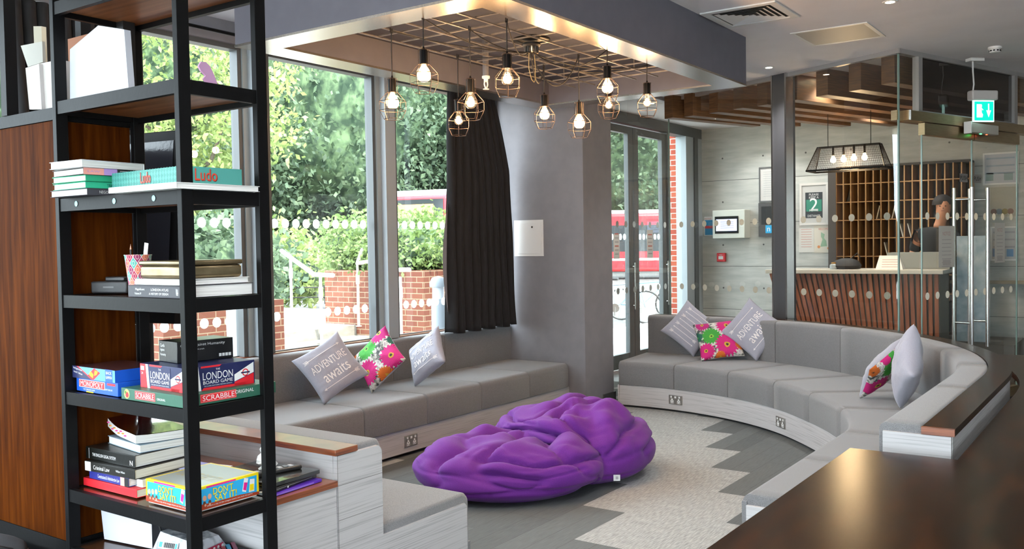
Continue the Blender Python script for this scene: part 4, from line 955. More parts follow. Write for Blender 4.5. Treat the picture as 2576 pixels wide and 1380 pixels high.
M_teal = C('#4f9c93', .5); M_red = C('#d8232e', .45); M_navy = C('#1d2450', .4); M_blue = C('#1a56c4', .4); M_green = C('#2d5f4c', .45); M_mint = C('#39b890', .5); M_cream = C('#d9d4cc', .6); M_yel = C('#f2d60f', .45); M_sky = C('#2aa7dd', .45); M_brownr = C('#a13c1e', .5); M_pink = C('#e0218a', .5); M_skin_c = C('#d9a184', .6)
# ---- shelf 1.795
zb = 1.796
book('big white thin book lying under the teal board game box', 1.757, 2.525, zb, 0, .33, .38, .020, M_paper, 'L', 'LANDMARKS', C((.35, .35, .36), .6), .16, tx=.7)
def ludo(d, F):
    r = F['L']
    for i in range(26):
        for k in range(3):
            cx = .0+.43*(i+.5)/26; d.poly(r, [(cx-.0075, .012+.018*k), (cx, .003+.018*k), (cx+.0075, .012+.018*k), (cx, .021+.018*k)], 0, .0004)
    d.text(r, 'Ludo', .215, .028, .038, 2, .0016, w=.062); d.text(r, 'Ludo', .213, .0295, .036, 1, .0022, w=.060)
    r = F['R']; d.text(r, 'Ludo', .085, .028, .040, 2, .0012, w=.085); d.text(r, 'Ludo', .083, .0295, .038, 1, .0018, w=.083)
gbox('board_game_box', 'teal Ludo board game box with red lettering', 'board game', 1.800, 2.548, 1.8165, -2, .225, .43, .055, M_teal, ludo, [C('#3c8a80', .5), C('#d8452e', .5), C('#7c2b20', .5)], 'board games on the black shelving tower')
hy = 1.796; sy = 3.015
book('dark-spined paperback at the bottom of the upper left book stack', 1.745, sy, hy, 1, .235, .235, .024, C('#45424a', .6), 'R', 'NEGOTIATE', M_white, .5, tx=.33)
book('pale mint paperback second from the bottom of the upper left stack', 1.742, sy+.004, hy+.0245, -1, .230, .22, .0225, C('#35b98f', .5), 'R', 'TRANSCRIPTS', M_navy, .5, tx=.5)
book('green paperback in the middle of the upper left stack', 1.735, sy-.01, hy+.0475, 2, .215, .205, .0215, C('#2fae80', .5), 'R', 'THESAURUS', M_navy, .5, tx=.6)
def seg(d, F, W_, h):
    d.rect(F, 0, 0, W_*.30, h, 2, .0006); d.rect(F, W_*.30, 0, W_*.50, h, 3, .0006); d.text(F, 'LAW', W_*.15, h/2, h*.3, 3, .001, w=W_*.18)
    for k in range(3): d.rect(F, W_*.54, h*(.2+.25*k), W_*.95, h*(.2+.25*k)+.0012, 1, .0008)
book('black paperback with coral and purple spine blocks near the top of the upper left stack', 1.722, sy-.02, hy+.0695, -2, .245, .215, .0225, C((.03, .03, .03), .5), 'R', None, None, extra=seg)
book('thick paperback on top of the upper left stack, white pages facing out', 1.708, sy-.035, hy+.0925, 3, .245, .19, .026, C('#d8d8da', .6), 'B')
# ---- shelf 1.442
zb = 1.443
def bb1(d, F, W_, h):
    d.text(F, 'Magnificent', W_*.24, h*.66, h*.24, 0, .0008, w=.055); d.text(F, 'LONDON ATLAS', W_*.62, h*.66, h*.2, 0, .0008, w=.10); d.text(F, 'Volume IV', W_*.20, h*.33, h*.18, 0, .0008, w=.04); d.text(F, 'A HISTORY OF DESIGN', W_*.60, h*.33, h*.18, 0, .0008, w=.11); d.text(F, 'V&A', W_*.96-.004, h*.5, h*.55, 1, .0008, w=.014)
book('thick dark grey hardback lying at the bottom of the middle shelf', 1.793, 2.572, zb, -1, .29, .300, .041, C('#35343c', .5), 'L', extra=bb1)
book('white book titled Fashion under the metal tin', 1.812, 2.590, zb+.0415, -1, .27, .270, .020, M_paper, 'L', 'Fashion', C((.45, .45, .47), .6), .26, tx=.28)
b_ = thing('tin_box', 'brass-coloured metal tin with a lid on top of the Fashion book', 'tin', (1.822, 2.602, zb+.062), math.radians(-1))
M_brass = noisy('aged_brass', (.20, .155, .085), (.34, .27, .16), (4, 4, 4), 4, 5, .28, .3, .7, metal=.9)
b = MB(); b.box((.002, .002, .0005), (.243, .248, .045)); b.build('body', M_brass, b_, local=True, bevel=.012, seg=4)
b = MB(); b.box((0, 0, .045), (.245, .250, .061)); b.build('lid', M_brass, b_, local=True, bevel=.006, seg=3)
cp = onz(338, 748, 1.443); cx, cy = 1.905, 2.975
t = thing('patterned_cup', 'tall paper cup with a red and teal diamond pattern holding pencils', 'cup', (cx, cy, zb))
def cupmat():
    m, nt, b = newmat('diamond_print'); tc = nt.nodes.new('ShaderNodeTexCoord'); sp = nt.nodes.new('ShaderNodeSeparateXYZ'); nt.links.new(tc.outputs['Object'], sp.inputs[0])
    def mt(op, a, b_=None):
        q = nt.nodes.new('ShaderNodeMath'); q.operation = op
        for i, x in enumerate((a, b_)):
            if x is None: continue
            if isinstance(x, (int, float)): q.inputs[i].default_value = x
            else: nt.links.new(x, q.inputs[i])
        return q.outputs[0]
    an = mt('MULTIPLY', mt('ARCTAN2', sp.outputs[1], sp.outputs[0]), 10/(2*PI)); zz = mt('MULTIPLY', sp.outputs[2], 22.0)
    p = mt('ADD', an, zz); q = mt('SUBTRACT', an, zz); fp = mt('FLOOR', p); fq = mt('FLOOR', q)
    k = mt('MODULO', mt('ADD', mt('MULTIPLY', fp, 2), mt('MULTIPLY', fq, 3)), 4)
    k = mt('ABSOLUTE', k); k = mt('DIVIDE', k, 4.0)
    col = ramp(nt, k, [(0, (.45, .04, .10)), (.2, (.10, .42, .36)), (.45, (.75, .18, .10)), (.7, (.30, .03, .12)), (.95, (.7, .65, .6))])
    nt.nodes[-1].color_ramp.interpolation = 'CONSTANT'
    u = mt('ABSOLUTE', mt('SUBTRACT', mt('FRACT', p), .5)); v = mt('ABSOLUTE', mt('SUBTRACT', mt('FRACT', q), .5)); e = mt('GREATER_THAN', mt('MAXIMUM', u, v), .46)
    mx = nt.nodes.new('ShaderNodeMixRGB'); nt.links.new(e, mx.inputs[0]); nt.links.new(col, mx.inputs[1]); mx.inputs[2].default_value = (.75, .7, .66, 1)
    r2 = mt('SQRT', mt('ADD', mt('MULTIPLY', u, u), mt('MULTIPLY', v, v))); e2 = mt('LESS_THAN', mt('ABSOLUTE', mt('SUBTRACT', r2, .25)), .03)
    m3 = nt.nodes.new('ShaderNodeMixRGB'); nt.links.new(e2, m3.inputs[0]); nt.links.new(mx.outputs[0], m3.inputs[1]); m3.inputs[2].default_value = (.8, .6, .5, 1)
    nt.links.new(m3.outputs[0], b.inputs['Base Color']); b.inputs['Roughness'].default_value = .5; return m
b = MB(); b.lathe([(.030, zb+.001), (.046, zb+.142), (.0475, zb+.144), (.0475, zb+.141), (.044, zb+.139), (.029, zb+.006), (0, zb+.006)], (cx, cy, 0), 36); b.build('cup', cupmat(), t, angle=80)
for k, (dx, dy, hh, m_, tip) in enumerate([(-.012, .025, .175, C((.02, .02, .02), .5), M_skin_c), ]):
    pn = thing('pencil', 'black pencil standing in the patterned cup', 'pencil', (cx+dx, cy+dy, zb+.008)); b = MB(); b.lathe([(.0035, zb+.008), (.0035, zb+.008+hh-.02)], (cx+dx, cy+dy, 0), 6, smooth=False); b.build('barrel', m_, pn); b = MB(); b.lathe([(.0035, zb+hh-.012), (0, zb+hh+.008)], (cx+dx, cy+dy, 0), 6); b.build('tip', tip, pn)
px_ = onx(374, 640, 1.94); wc = thing('ruler', 'white plastic ruler standing in the patterned cup', 'ruler', (cx+.02, cy-.02, zb+.008)); b = MB()
b.bar((cx+.005, cy-.012, zb+.01), (cx+.012, cy-.036, zb+.185), .022, .002, up=(1, 0, 0)); b.build('blade', M_paper, wc)
t = thing('card_reader', 'black electronic box with buttons at the back of the middle shelf', 'device', (1.935, 3.10, zb), math.radians(15))
b = MB(); b.box((0, 0, .001), (.12, .17, .045)); b.build('body', C((.03, .03, .032), .45), t, local=True, bevel=.006)
b = MB(); b.box((.02, .03, .0455), (.10, .12, .062)); b.build('tray', C((.02, .02, .022), .3), t, local=True, bevel=.004)
b = MB(); b.rect((Vector((0, .17, 0)), Vector((0, -1, 0)), UP), .06, .021, .11, .027, 0, .001); b.build('maker_plate', C((.12, .12, .12), .5), t, local=True)
# ---- shelf 1.085
zb = 1.086
def monop(d, F):
    r = F['L']; d.rect(r, .02, .017, .20, .045, 0, .0004); d.rect(r, .023, .019, .197, .043, 1, .0007); d.text(r, 'MONOPOLY', .11, .031, .020, 2, .0012, w=.158)
    d.text(r, 'THE PROPERTY TRADING GAME', .22, .020, .006, 2, .0006, w=.06); d.rect(r, .07, .0, .12, .004, 3, .0005); d.text(r, 'FAST DEALING GAME', .09, .010, .005, 2, .0006, w=.08); d.rect(r, .215, .036, .27, .044, 1, .0004)
gbox('board_game_box', 'bright blue board game box with a red logo at the left of its shelf', 'board game', 1.818, 2.985, zb, -2, .20, .285, .050, M_blue, monop, [M_white, M_red, M_white, M_yel], 'board games on the black shelving tower')
def bgm(d, F):
    d.rect(F['R'], 0, 0, .2, .043, 4, .0003); r = F['L']; d.rect(r, 0, 0, .285, .043, 5, .0002); d.poly(r, [(0, 0), (.13, 0), (.03, .044), (0, .044)], 0, .0003); d.poly(r, [(.13, .0), (.142, 0), (.042, .044), (.03, .044)], 2, .0004)
    d.text(r, 'backgammon', .038, .033, .009, 1, .0008, w=.06, rot=-.15); d.text(r, 'board / deluxe', .040, .020, .007, 1, .0008, w=.06, rot=-.15)
    d.poly(r, [(.105, .014), (.145, .0), (.19, .028), (.15, .044)], 2, .0006); d.poly(r, [(.115, .018), (.14, .006), (.145, .02), (.125, .032)], 3, .0009); d.poly(r, [(.15, .016), (.165, .02), (.175, .032), (.155, .036)], 3, .0009)
    d.rect(r, .222, 0, .27, .044, 4, .0003); d.text(r, 'BACK', .246, .032, .010, 1, .0008); d.text(r, 'GAMMON', .246, .016, .010, 1, .0008, w=.04)
gbox('board_game_box', 'navy and light blue backgammon box stacked on the bright blue game box', 'board game', 1.812, 2.990, zb+.0505, -1, .20, .285, .043, C('#40272b', .25), bgm, [M_navy, M_white, M_red, M_yel, M_blue, C('#5aa6d8', .4)], 'board games on the black shelving tower')  # dark red-brown body colour paints in the wood reflected on the box top
def scr(d, F):
    for r, x0 in ((F['L'], 0), (F['R'], 0)):
        Wd = .312 if r is F['L'] else .375
        d.disc(r, .035 if r is F['L'] else .03, .021, .017, 3, .0003, 12); d.disc(r, .037, .018, .010, 1, .0006, 9); d.disc(r, .028, .026, .006, 4, .0009, 8)
        a, c = (.085, .205) if r is F['L'] else (.062, .205)
        d.rect(r, a, .008, c, .036, 1, .0004); d.rect(r, a+.002, .010, c-.002, .034, 0, .0006); d.rect(r, a+.003, .011, c-.003, .033, 1, .0007); d.text(r, 'SCRABBLE', (a+c)/2, .022, .017, 2, .0012, w=(c-a)*.88)
        d.text(r, 'ORIGINAL', c+.034, .018 if r is F['L'] else .026, .0075 if r is F['L'] else .012, 2, .0008)
gbox('board_game_box', 'green word game box with a red logo at the front corner of its shelf', 'board game', 1.795, 2.572, zb, -1, .375, .365, .040, M_green, scr, [C('#e8b0a8', .5), M_red, M_white, C('#b7b06a', .5), C('#4d7a2a', .5)], 'board games on the black shelving tower')
def lon(d, F):
    for r, Wd in ((F['L'], .27), (F['R'], .27)):
        h = .082
        d.poly(r, [(0, 0), (.045, 0), (.035, h), (0, h)], 1, .0003); d.poly(r, [(.045, 0), (.060, 0), (.050, h), (.035, h)], 2, .0004)
        d.poly(r, [(.06, h), (.14, h), (.13, h-.008), (.06, h-.008)], 1, .0004); d.poly(r, [(.06, .0), (.24, 0), (.24, .010), (.07, .010)], 1, .0004)
        d.rect(r, .060, .009, .190, h-.006, 3, .0008); d.text(r, 'THE', .125, .068, .0062, 2, .0012); d.text(r, 'LONDON', .125, .0475, .025, 2, .0012, w=.118); d.text(r, 'BOARD GAME', .125, .026, .0115, 2, .0012, w=.116); d.text(r, 'THE CLASSIC RACE GAME THROUGH LONDON', .125, .014, .0035, 2, .0012, w=.11)
        d.poly(r, [(.19, .016), (Wd, .040), (Wd, .076), (.19, .040)], 2, .0004); d.poly(r, [(.19, 0), (Wd, .0), (Wd, .038), (.19, .014)], 1, .0004)
        cx_ = .225
        for rr_, mi in ((.013, 1), (.009, 2)): d.disc(r, cx_+.01, .043, rr_, mi, .0007+.0003*(mi), 20)
        d.rect(r, cx_-.008, .0405, cx_+.028, .0455, 3, .0016)
        if r is F['L']: d.rect(r, .004, .060, .026, .074, 2, .0006); d.text(r, 'DEAL', .015, .067, .008, 1, .001, w=.018); d.text(r, '24', .014, .050, .008, 2, .0009)
gbox('board_game_box', 'red, white and navy board game box stacked on the green word game box', 'board game', 1.832, 2.615, zb+.0405, -3, .275, .275, .083, M_navy, lon, [M_white, M_red, M_white, M_navy], 'board games on the black shelving tower')
def cah(d, F):
    r = F['L']; 
    for k, s in enumerate(('Cards', 'Against', 'Humanity')): g, f_, asp = text_geo(s); w_ = .0115*asp*.8; d.text(r, s, .012+w_/2, .058-.0165*k, .0115, 0, .0006, w=w_)
    r = F['R']; d.text(r, 'Cards Against Humanity', .097, .058, .0125, 0, .0006, w=.17); d.text(r, 'A party game for horrible people.', .060, .043, .006, 0, .0006, w=.085)
    for k in range(4): d.rect(r, .158+.0125*k, .010, .168+.0125*k, .021, 0, .0006)
gbox('card_game_box', 'black card game box with white lettering on the red, white and navy box', 'card game', 1.895, 2.745, zb+.124, -7, .215, .130, .074, C((.010, .010, .012), .3), cah, [M_white], 'board games on the black shelving tower')
# ---- shelf .722
zb = .723
def dsi(d, F):
    for r in (F['L'], F['R']):
        r = (r[0], r[1], r[2]*1.19); W_ = .27; h = .066
        d.rect(r, .010, .0, W_-.010, h-.007, 1, .0003); d.poly(r, [(0, 0), (W_, 0), (W_, .008), (W_*.7, .014), (W_*.3, .014), (0, .018)], 3, .0006)
        d.text(r, "DON'T", .118, .0445, .021, 4, .0009, w=.085); d.text(r, "DON'T", .117, .0455, .0195, 0, .0016, w=.082); d.text(r, 'SAY IT!', .128, .0235, .021, 4, .0009, w=.092); d.text(r, 'SAY IT!', .127, .0245, .0195, 0, .0016, w=.089)
        d.poly(r, [(.196, .022), (.212, .017), (.224, .056), (.206, .060)], 2, .0010); d.poly(r, [(.200, .026), (.212, .022), (.220, .044), (.205, .047)], 5, .0014); d.poly(r, [(.224, .014), (.248, .014), (.250, .050), (.230, .052)], 2, .0016); d.poly(r, [(.227, .018), (.245, .018), (.246, .036), (.229, .037)], 0, .0020)
        for k in range(3): d.disc(r, .022+.020*k, .030+.002*k, .008, 6, .0010, 10); d.disc(r, .020+.021*k, .018, .006, 7, .0012, 8); d.disc(r, .026+.018*k, .012, .004, 6, .0014, 8)
        d.text(r, 'Where a slip of the tongue means you lose the game', .145, .0075, .005, 2, .0012, w=.19); d.rect(r, .05, h-.0065, .17, h-.002, 5, .0009)
    T = F['T']; d.rect(T, .012, .012, .258, .258, 8, .0003); d.text(T, "DON'T SAY IT!", .14, .12, .06, 9, .0008, w=.2)
gbox('board_game_box', 'yellow-edged sky blue party game box beside the lower stack of law books', 'board game', 1.842, 2.600, zb+.006, 0, .27, .27, .0785, M_yel, dsi, [M_yel, M_sky, M_white, M_brownr, C((.25, .18, .02), .6), M_pink, M_skin_c, C('#6b3a1e', .6), C('#9aa39f', .35), C('#b9a86a', .4)], 'board games on the black shelving tower')
g_ = [o for o in D.objects if o.name.startswith('board_game_box') and o.parent is None and 'party game' in o.get('label', '')][0]
b = MB(); b.box((.006, .006, -.0055), (.264, .264, .0003)); b.build('box_base', M_paper, g_, local=True)
bx_ = 1.862; by_ = 2.975
book('bright red hardback at the bottom of the lower stack of law books', bx_-.008, by_-.03, zb, 0, .20, .345, .030, M_red, 'L', 'FRAUD', C((.35, .03, .05), .6), .12)
def bl2(d, F, W_, h): d.rect(F, W_*.80, h*.02, W_*.90, h*.98, 2, .0006); d.rect(F, W_*.90, h*.02, W_, h*.98, 4, .0006)
book('royal blue paperback titled Constitutional and Administrative Law', bx_-.004, by_+.025, zb+.0305, 0, .19, .255, .032, C('#2b2f86', .45), 'L', 'Constitutional & Administrative Law', M_white, .55, bl2, tx=.50)
book('thin white booklet jutting out over the red hardback', bx_+.02, by_-.022, zb+.0305, 0, .17, .044, .028, M_paper, 'B')
def crim(d, F, W_, h): d.rect(F, 0, .001, W_*.12, h-.001, 1, .0006); d.text(F, 'William Wilson', W_*.72, h*.52, h*.22, 0, .0008, w=W_*.18)
book('black paperback titled Criminal Law in the lower stack', bx_-.004, by_-.015, zb+.063, 3, .245, .295, .036, C('#17150f', .4), 'L', 'Criminal Law', M_white, .33, crim, tx=.34)
def leg(d, F, W_, h): d.rect(F, W_*.07, .003, W_*.075, h-.003, 0, .0008); d.text(F, 'THE ENGLISH LEGAL SYSTEM', W_*.38, h*.45, h*.26, 0, .0008, w=W_*.48); d.text(F, 'N', W_*.93, h*.35, h*.4, 0, .0008)
book('thick black hardback titled The English Legal System', bx_+.010, by_+.004, zb+.0995, 1, .215, .310, .045, C('#12130f', .35), 'L', extra=leg)
book('pale blue and white textbook second from the top of the lower stack', bx_+.04, by_+.02, zb+.145, -8, .20, .27, .030, C('#8fa6b5', .45), 'B')
# curled textbook on top with pink page flags
t = thing('book', 'dark red covered textbook with curling pages and pink page flags, topmost of the lower stack', 'book', (bx_+.035, by_+.035, zb+.176), math.radians(-14), 'books on the black shelving tower')
def curl(u, v): return .042*max(0, v-.55)**1.6*2.2 + .018*max(0, .35-u)**1.5
b = MB(); N = 10; L_, W__ = .20, .33
top_ = [[Vector((L_*i/N, W__*j/N, .030+curl(i/N, j/N))) for j in range(N+1)] for i in range(N+1)]; bot_ = [[Vector((L_*i/N, W__*j/N, .001+.9*curl(i/N, j/N))) for j in range(N+1)] for i in range(N+1)]
vs = [p for r in bot_ for p in r] + [p for r in top_ for p in r]; K = (N+1)**2; fs = []
for i in range(N):
    for j in range(N): q = i*(N+1)+j; fs += [(q, q+1, q+N+2, q+N+1), (K+q, K+q+N+1, K+q+N+2, K+q+1)]
for i in range(N):
    q = i*(N+1); fs += [(q, q+N+1, K+q+N+1, K+q)]; q = i*(N+1)+N; fs += [(q+N+1, q, K+q, K+q+N+1)]; q = i; fs += [(q+1, q, K+q, K+q+1)]; q = N*(N+1)+i; fs += [(q, q+1, K+q+1, K+q)]
b.add(vs, fs); b.build('pages', M_pages, t, local=True)
b = MB(); vs = [p + Vector((0, 0, .0006)) for r in top_ for p in r] + [p + Vector((0, 0, .0022)) for r in top_ for p in r]; fs = []
for i in range(N):
    for j in range(N): q = i*(N+1)+j; fs += [(q, q+1, q+N+2, q+N+1), (K+q, K+q+N+1, K+q+N+2, K+q+1)]
b.add(vs, fs, 0, True); b.build('cover', C('#3a1210', .18, coat=.6), t, local=True)
b = MB()
for k in range(9): b.box((-.006, .10+.024*k, .012+.010*((k*7) % 3)/2+.9*curl(0, (.10+.024*k)/.33)), (.01, .112+.024*k, .016+.010*((k*7) % 3)/2+.9*curl(0, (.10+.024*k)/.33)), k % 2)
b.build('page_flags', [C('#f04fa0', .5), C('#f2a03a', .5)], t, local=True)
# ---- bottom shelf .505
zb = .506
t = thing('paper_bag', 'white paper carrier bag lying on its side on the lowest shelf', 'bag', (1.945, 3.0, zb), math.radians(5))
b = MB(); O_ = [(0, 0), (.15, .0), (.15, .25), (-.01, .262)]
vs = [Vector((x, y, .001)) for x, y in O_] + [Vector((x-.01*(i in (0, 3)), y-.012*(i < 2), .115 + .012*(i in (1, 2)))) for i, (x, y) in enumerate(O_)]
n1 = MB(); M4 = [(0,3,2,1), (4,5,6,7), (1,2,6,5), (2,3,7,6), (3,0,4,7)]; b.add(vs, M4)
b.add([Vector((.0, .20, .117)), Vector((.14, .17, .1275)), Vector((.14, .172, .1285)), Vector((.0, .202, .1185))], [(0,1,2,3)])
b.build('bag_body', C('#c9c9d2', .75), t, local=True)
b = MB(); b.add([Vector((.002, .004, .003)), Vector((.145, .004, .003)), Vector((.135, .02, .11)), Vector((.0, .02, .105))], [(0,1,2,3)]); b.build('bag_opening', C('#4a4a50', .8), t, local=True)
b = MB(); b.tube([(.02, -.002, .09), (.015, -.02, .10), (.02, -.03, .05), (.03, -.02, .03)], .005, 6); b.build('handle', M_blackmat, t, local=True)
b = MB(); b.text((Vector((0, .262, 0)), Vector((.04, -1, 0)).normalized(), UP), 'harveynashgroup.com', .14, .035, .008, 0, .006, w=.10); b.build('lettering', C('#8a8a92', .7), t, local=True)
t = thing('clear_plastic_pack', 'clear plastic pack with a barcode label and spotted red edge beside the paper bag', 'packaging', (1.95, 2.76, zb), math.radians(12))
b = MB(); b.add([Vector(p) for p in ((0, 0, .001), (.17, 0, .001), (.17, .20, .001), (0, .20, .001), (.02, .02, .055), (.15, .02, .045), (.15, .17, .075), (.02, .17, .08))], [(0,3,2,1),(4,5,6,7),(0,1,5,4),(1,2,6,5),(2,3,7,6),(3,0,4,7)]); b.build('film', noisy('clear_film', (.25, .27, .30), (.62, .64, .68), (8, 8, 8), 3, 3, .15, .4, .6), t, local=True)
b = MB(); F = (Vector((-.001, .19, .004)), Vector((0, -1, 0)), Vector((.35, 0, 1)).normalized()); b.rect(F, .02, .022, .11, .048, 0, .002)
for k in range(18): b.rect(F, .045+.0028*k, .026, .0462+.0028*k+.0008*(k % 3), .044, 1, .003)
b.rect(F, .024, .026, .038, .044, 2, .003); b.rect(F, .098, .026, .106, .044, 2, .003)
for k in range(8): b.disc(F, .02+.022*k, .008+.004*(k % 2), .0045, 3, .003, 8)
b.build('label', [M_paper, M_blackmat, C('#3aa0cf', .5), M_white], t, local=True)
b = MB(); F = (Vector((0, -.001, .002)), Vector((1, 0, 0)), UP); b.rect(F, .0, .0, .15, .02, 0, .001)
for k in range(7): b.disc(F, .012+.022*k, .010, .006, 1, .002, 10)
b.build('spotted_edge', [C('#b02b4c', .5), M_white], t, local=True)
for k, (dx, dy, c_, nm) in enumerate([(.0, .0, '#b5345a', 'crimson'), (.022, .012, '#9c9aa0', 'grey'), (.045, .02, '#b01f30', 'red'), (.07, .03, '#2aa0cc', 'bright blue'), (.095, .035, '#8c2f55', 'plum')]):
    q = Vector((1.93+dx, 2.575+dy*.6, zb)); p2 = q + Vector((.11, .19, 0)); b = MB(); b.bar(q + UP*.006, p2 + UP*.006, .014, .009)
    tag(b.build('marker_pen', C(c_, .4)), nm + ' felt marker lying at the front of the lowest shelf', 'pen', 'marker pens on the lowest shelf')
# ---- shelf 2.15 : folders
zb = 2.151
t = thing('magazine_file', 'large white magazine file with a sloping top on the upper tower shelf', 'magazine file', (1.87, 2.93, zb))
Pc = [onx(u, v, 1.87) for u, v in ((176, 262), (176, 124), (247, 64), (312, 74), (324, 228))]; Pc[0].z = Pc[4].z = zb+.001
b = MB(); vs = [Vector((1.87, p.y, p.z)) for p in Pc] + [Vector((1.895, p.y, p.z)) for p in Pc]; n = 5
b.add(vs, [tuple(range(n-1, -1, -1)), tuple(range(n, 2*n))] + [(i, (i+1) % n, n+(i+1) % n, n+i) for i in range(n)]); b.build('file', C('#cfd2dc', .55), t)
p1 = onx(178, 124, 1.99); p2 = onx(228, 80, 1.99); t = thing('brown_folder', 'brown card folder standing behind the large white magazine file', 'folder', (2.0, 3.1, zb)); b = MB(); b.box((1.99, p2.y-.02, zb+.001), (2.02, p1.y+.02, p2.z-.005)); b.build('card', C('#8c5430', .6), t)
p1 = onx(300, 60, 2.07); t = thing('black_binder', 'black binder at the back of the upper tower shelf', 'binder', (2.07, 2.95, zb)); b = MB(); b.box((2.04, p1.y-.0, zb+.001), (2.09, 3.24, p1.z+.0)); b.build('cover', M_blackmat, t)
q = onz(535, 196, 2.151); pf = ony(525, 190, 2.60)
t = thing('paper_ornament', 'pink cut-out paper tail standing on the upper tower shelf', 'ornament', (pf.x, 2.60, 2.151))
fr = (Vector((0, 2.60, 0)), Vector((1, 0, 0)), UP); outl = [ony(u, v, 2.60) for u, v in ((548, 212), (522, 212), (512, 198), (518, 190), (506, 178), (500, 166), (506, 155), (518, 156), (528, 166), (538, 186))]
b = MB(); vs = [Vector((p.x, 2.60, max(p.z, 2.152))) for p in outl] + [Vector((p.x, 2.608, max(p.z, 2.152))) for p in outl]; n = len(outl); b.add(vs, [tuple(range(n-1, -1, -1)), tuple(range(n, 2*n))] + [(i, (i+1) % n, n+(i+1) % n, n+i) for i in range(n)]); b.build('cutout', C('#d9a6cf', .6), t)
# ---- on top of the cabinet (2.132)
zb = 2.133
def upright(label, pts, x, d, mat, name='magazine_file'):
    P = [onx(u, v, x) for u, v in pts]; n = len(P); t = thing(name, label, name.replace('_', ' '), (x, sum(p.y for p in P)/n, zb), 0, None); b = MB()
    for p in P: p.z = max(p.z, zb+.001)
    vs = [Vector((x, p.y, p.z)) for p in P] + [Vector((x+d, p.y, p.z)) for p in P]; b.add(vs, [tuple(range(n-1, -1, -1)), tuple(range(n, 2*n))] + [(i, (i+1) % n, n+(i+1) % n, n+i) for i in range(n)]); b.build('file', mat, t); return t
upright('pale grey magazine file standing left on top of the cabinet', [(64, 171), (74, 275), (105, 275), (98, 160)], 1.83, .10, C('#b9b3b2', .6))
upright('white-spined magazine file beside the pale grey one on the cabinet top', [(96, 161), (106, 275), (148, 275), (148, 150)], 1.845, .10, C('#c4c0bc', .6))
upright('narrow beige file poking up behind the white files on the cabinet', [(84, 66), (92, 275), (112, 275), (104, 66)], 2.00, .02, C('#a39a86', .6))
upright('tilted grey brochure leaning out of the files on the cabinet', [(52, 115), (70, 168), (108, 156), (106, 104)], 1.96, .012, C('#aaa8a0', .6), 'brochure')
upright('brown-backed folder standing against the tower post on the cabinet', [(126, 74), (132, 275), (146, 275), (141, 72)], 1.99, .03, C('#8d6a50', .6), 'folder')
# ---- television behind the tower
t = thing('television', 'black flat television tilted forward, seen between the tower posts', 'television', (2.5, 3.4, 1.30))
A = onx(436, 306, 2.42); 
Mtv = Matrix.Translation((2.42, A.y-.012, 1.70)) @ Matrix.Rotation(math.radians(9), 4, 'Z') @ Matrix.Rotation(math.radians(5), 4, 'Y')
b = MB(); b.box((0, 0, -.42), (.045, 1.05, .43), 0, Mtv); b.build('casing', M_black, t, bevel=.004)
b = MB(); b.box((-.002, .045, -.375), (-.0005, 1.005, .385), 0, Mtv); b.build('screen', C((.035, .038, .05), .12), t)
b = MB(); b.bar((2.50, A.y+.5, 1.25), (2.50, A.y+.5, .685), .06, .06); b.cbox((2.40, A.y+.5, .682), (.20, .3, .012)); b.build('stand', M_blackmat, t)
# ---- things on the low counter
zb = .681
def flat(name, label, cat, u, v, z, rot, lx, ly, h, mat, decor=None, mats=None, grp=None):
    p = onz(u, v, z); return gbox(name, label, cat, p.x, p.y, z, rot, lx, ly, h, mat, decor, mats, grp, bev=.003)
def deco_spine(d, F): d.rect(F['R'], .01, .003, .22, .009, 0, .0006)
gbox('folder', 'purple plastic wallet folder at the bottom of the pile on the low counter', 'folder', 2.215, 2.655, .681, 4, .265, .33, .012, C('#5b2fb0', .35), deco_spine, [C('#8c6fd0', .4)])
t = gbox('laptop', 'closed black laptop lying on the purple folder', 'laptop', 2.21, 2.662, .694, 8, .27, .36, .017, C((.012, .012, .014), .18, coat=.6))
b = MB(); b.box((.03, -.001, .0085), (.24, .0, .0095), 0); b.disc((Vector((0, -.001, 0)), Vector((1, 0, 0)), UP), .10, .005, .004, 1, .0005, 10); b.build('seam', [C((.3, .3, .3), .3), M_white], t, local=True)
t = gbox('laptop', 'second closed black laptop on top of the first, turned slightly', 'laptop', 2.225, 2.675, .7115, 2, .255, .34, .016, C((.015, .016, .016), .15, coat=.7))
t = thing('telephone_handset', 'black telephone handset with a row of keys lying on the laptops', 'handset', (2.22, 2.80, .728), math.radians(-12))
b = MB(); b.box((0, 0, .0005), (.235, .048, .016)); b.build('body', C((.02, .02, .02), .35), t, local=True, bevel=.005)
b = MB()
for k in range(8): b.box((.02+.024*k, .010, .016), (.036+.024*k, .038, .0185), k % 2)
b.build('keys', [C((.05, .05, .05), .4), C((.35, .35, .35), .5)], t, local=True)
t = thing('crumpled_tissue', 'crumpled white tissue on the pile at the low counter', 'tissue', (2.36, 2.86, .729))
b = MB(); rr = random.Random(5); R_ = []
for j in range(9):
    z = .729+.085*j/8; r0 = .034*(1-.55*abs(j/8-.35)*1.6)
    R_.append([Vector((2.36+.012*math.sin(j*1.3)+r0*(1+.45*rr.uniform(-1, 1))*math.cos(2*PI*k/11), 2.86+.012*math.cos(j)+r0*(1+.45*rr.uniform(-1, 1))*math.sin(2*PI*k/11), z+.006*rr.uniform(0, 1))) for k in range(11)])
b.loft(R_); b.build('paper', M_paper, t)
def mag(d, F):
    T = F['T']; d.poly(T, [(.02, .02), (.28, .03), (.26, .19), (.03, .18)], 0, .0004); d.poly(T, [(.05, .05), (.14, .06), (.22, .12), (.12, .15)], 1, .0007); d.poly(T, [(.10, .03), (.2, .04), (.24, .08), (.14, .09)], 2, .0010); d.text(T, 'FILM', .22, .17, .03, 3, .0012)
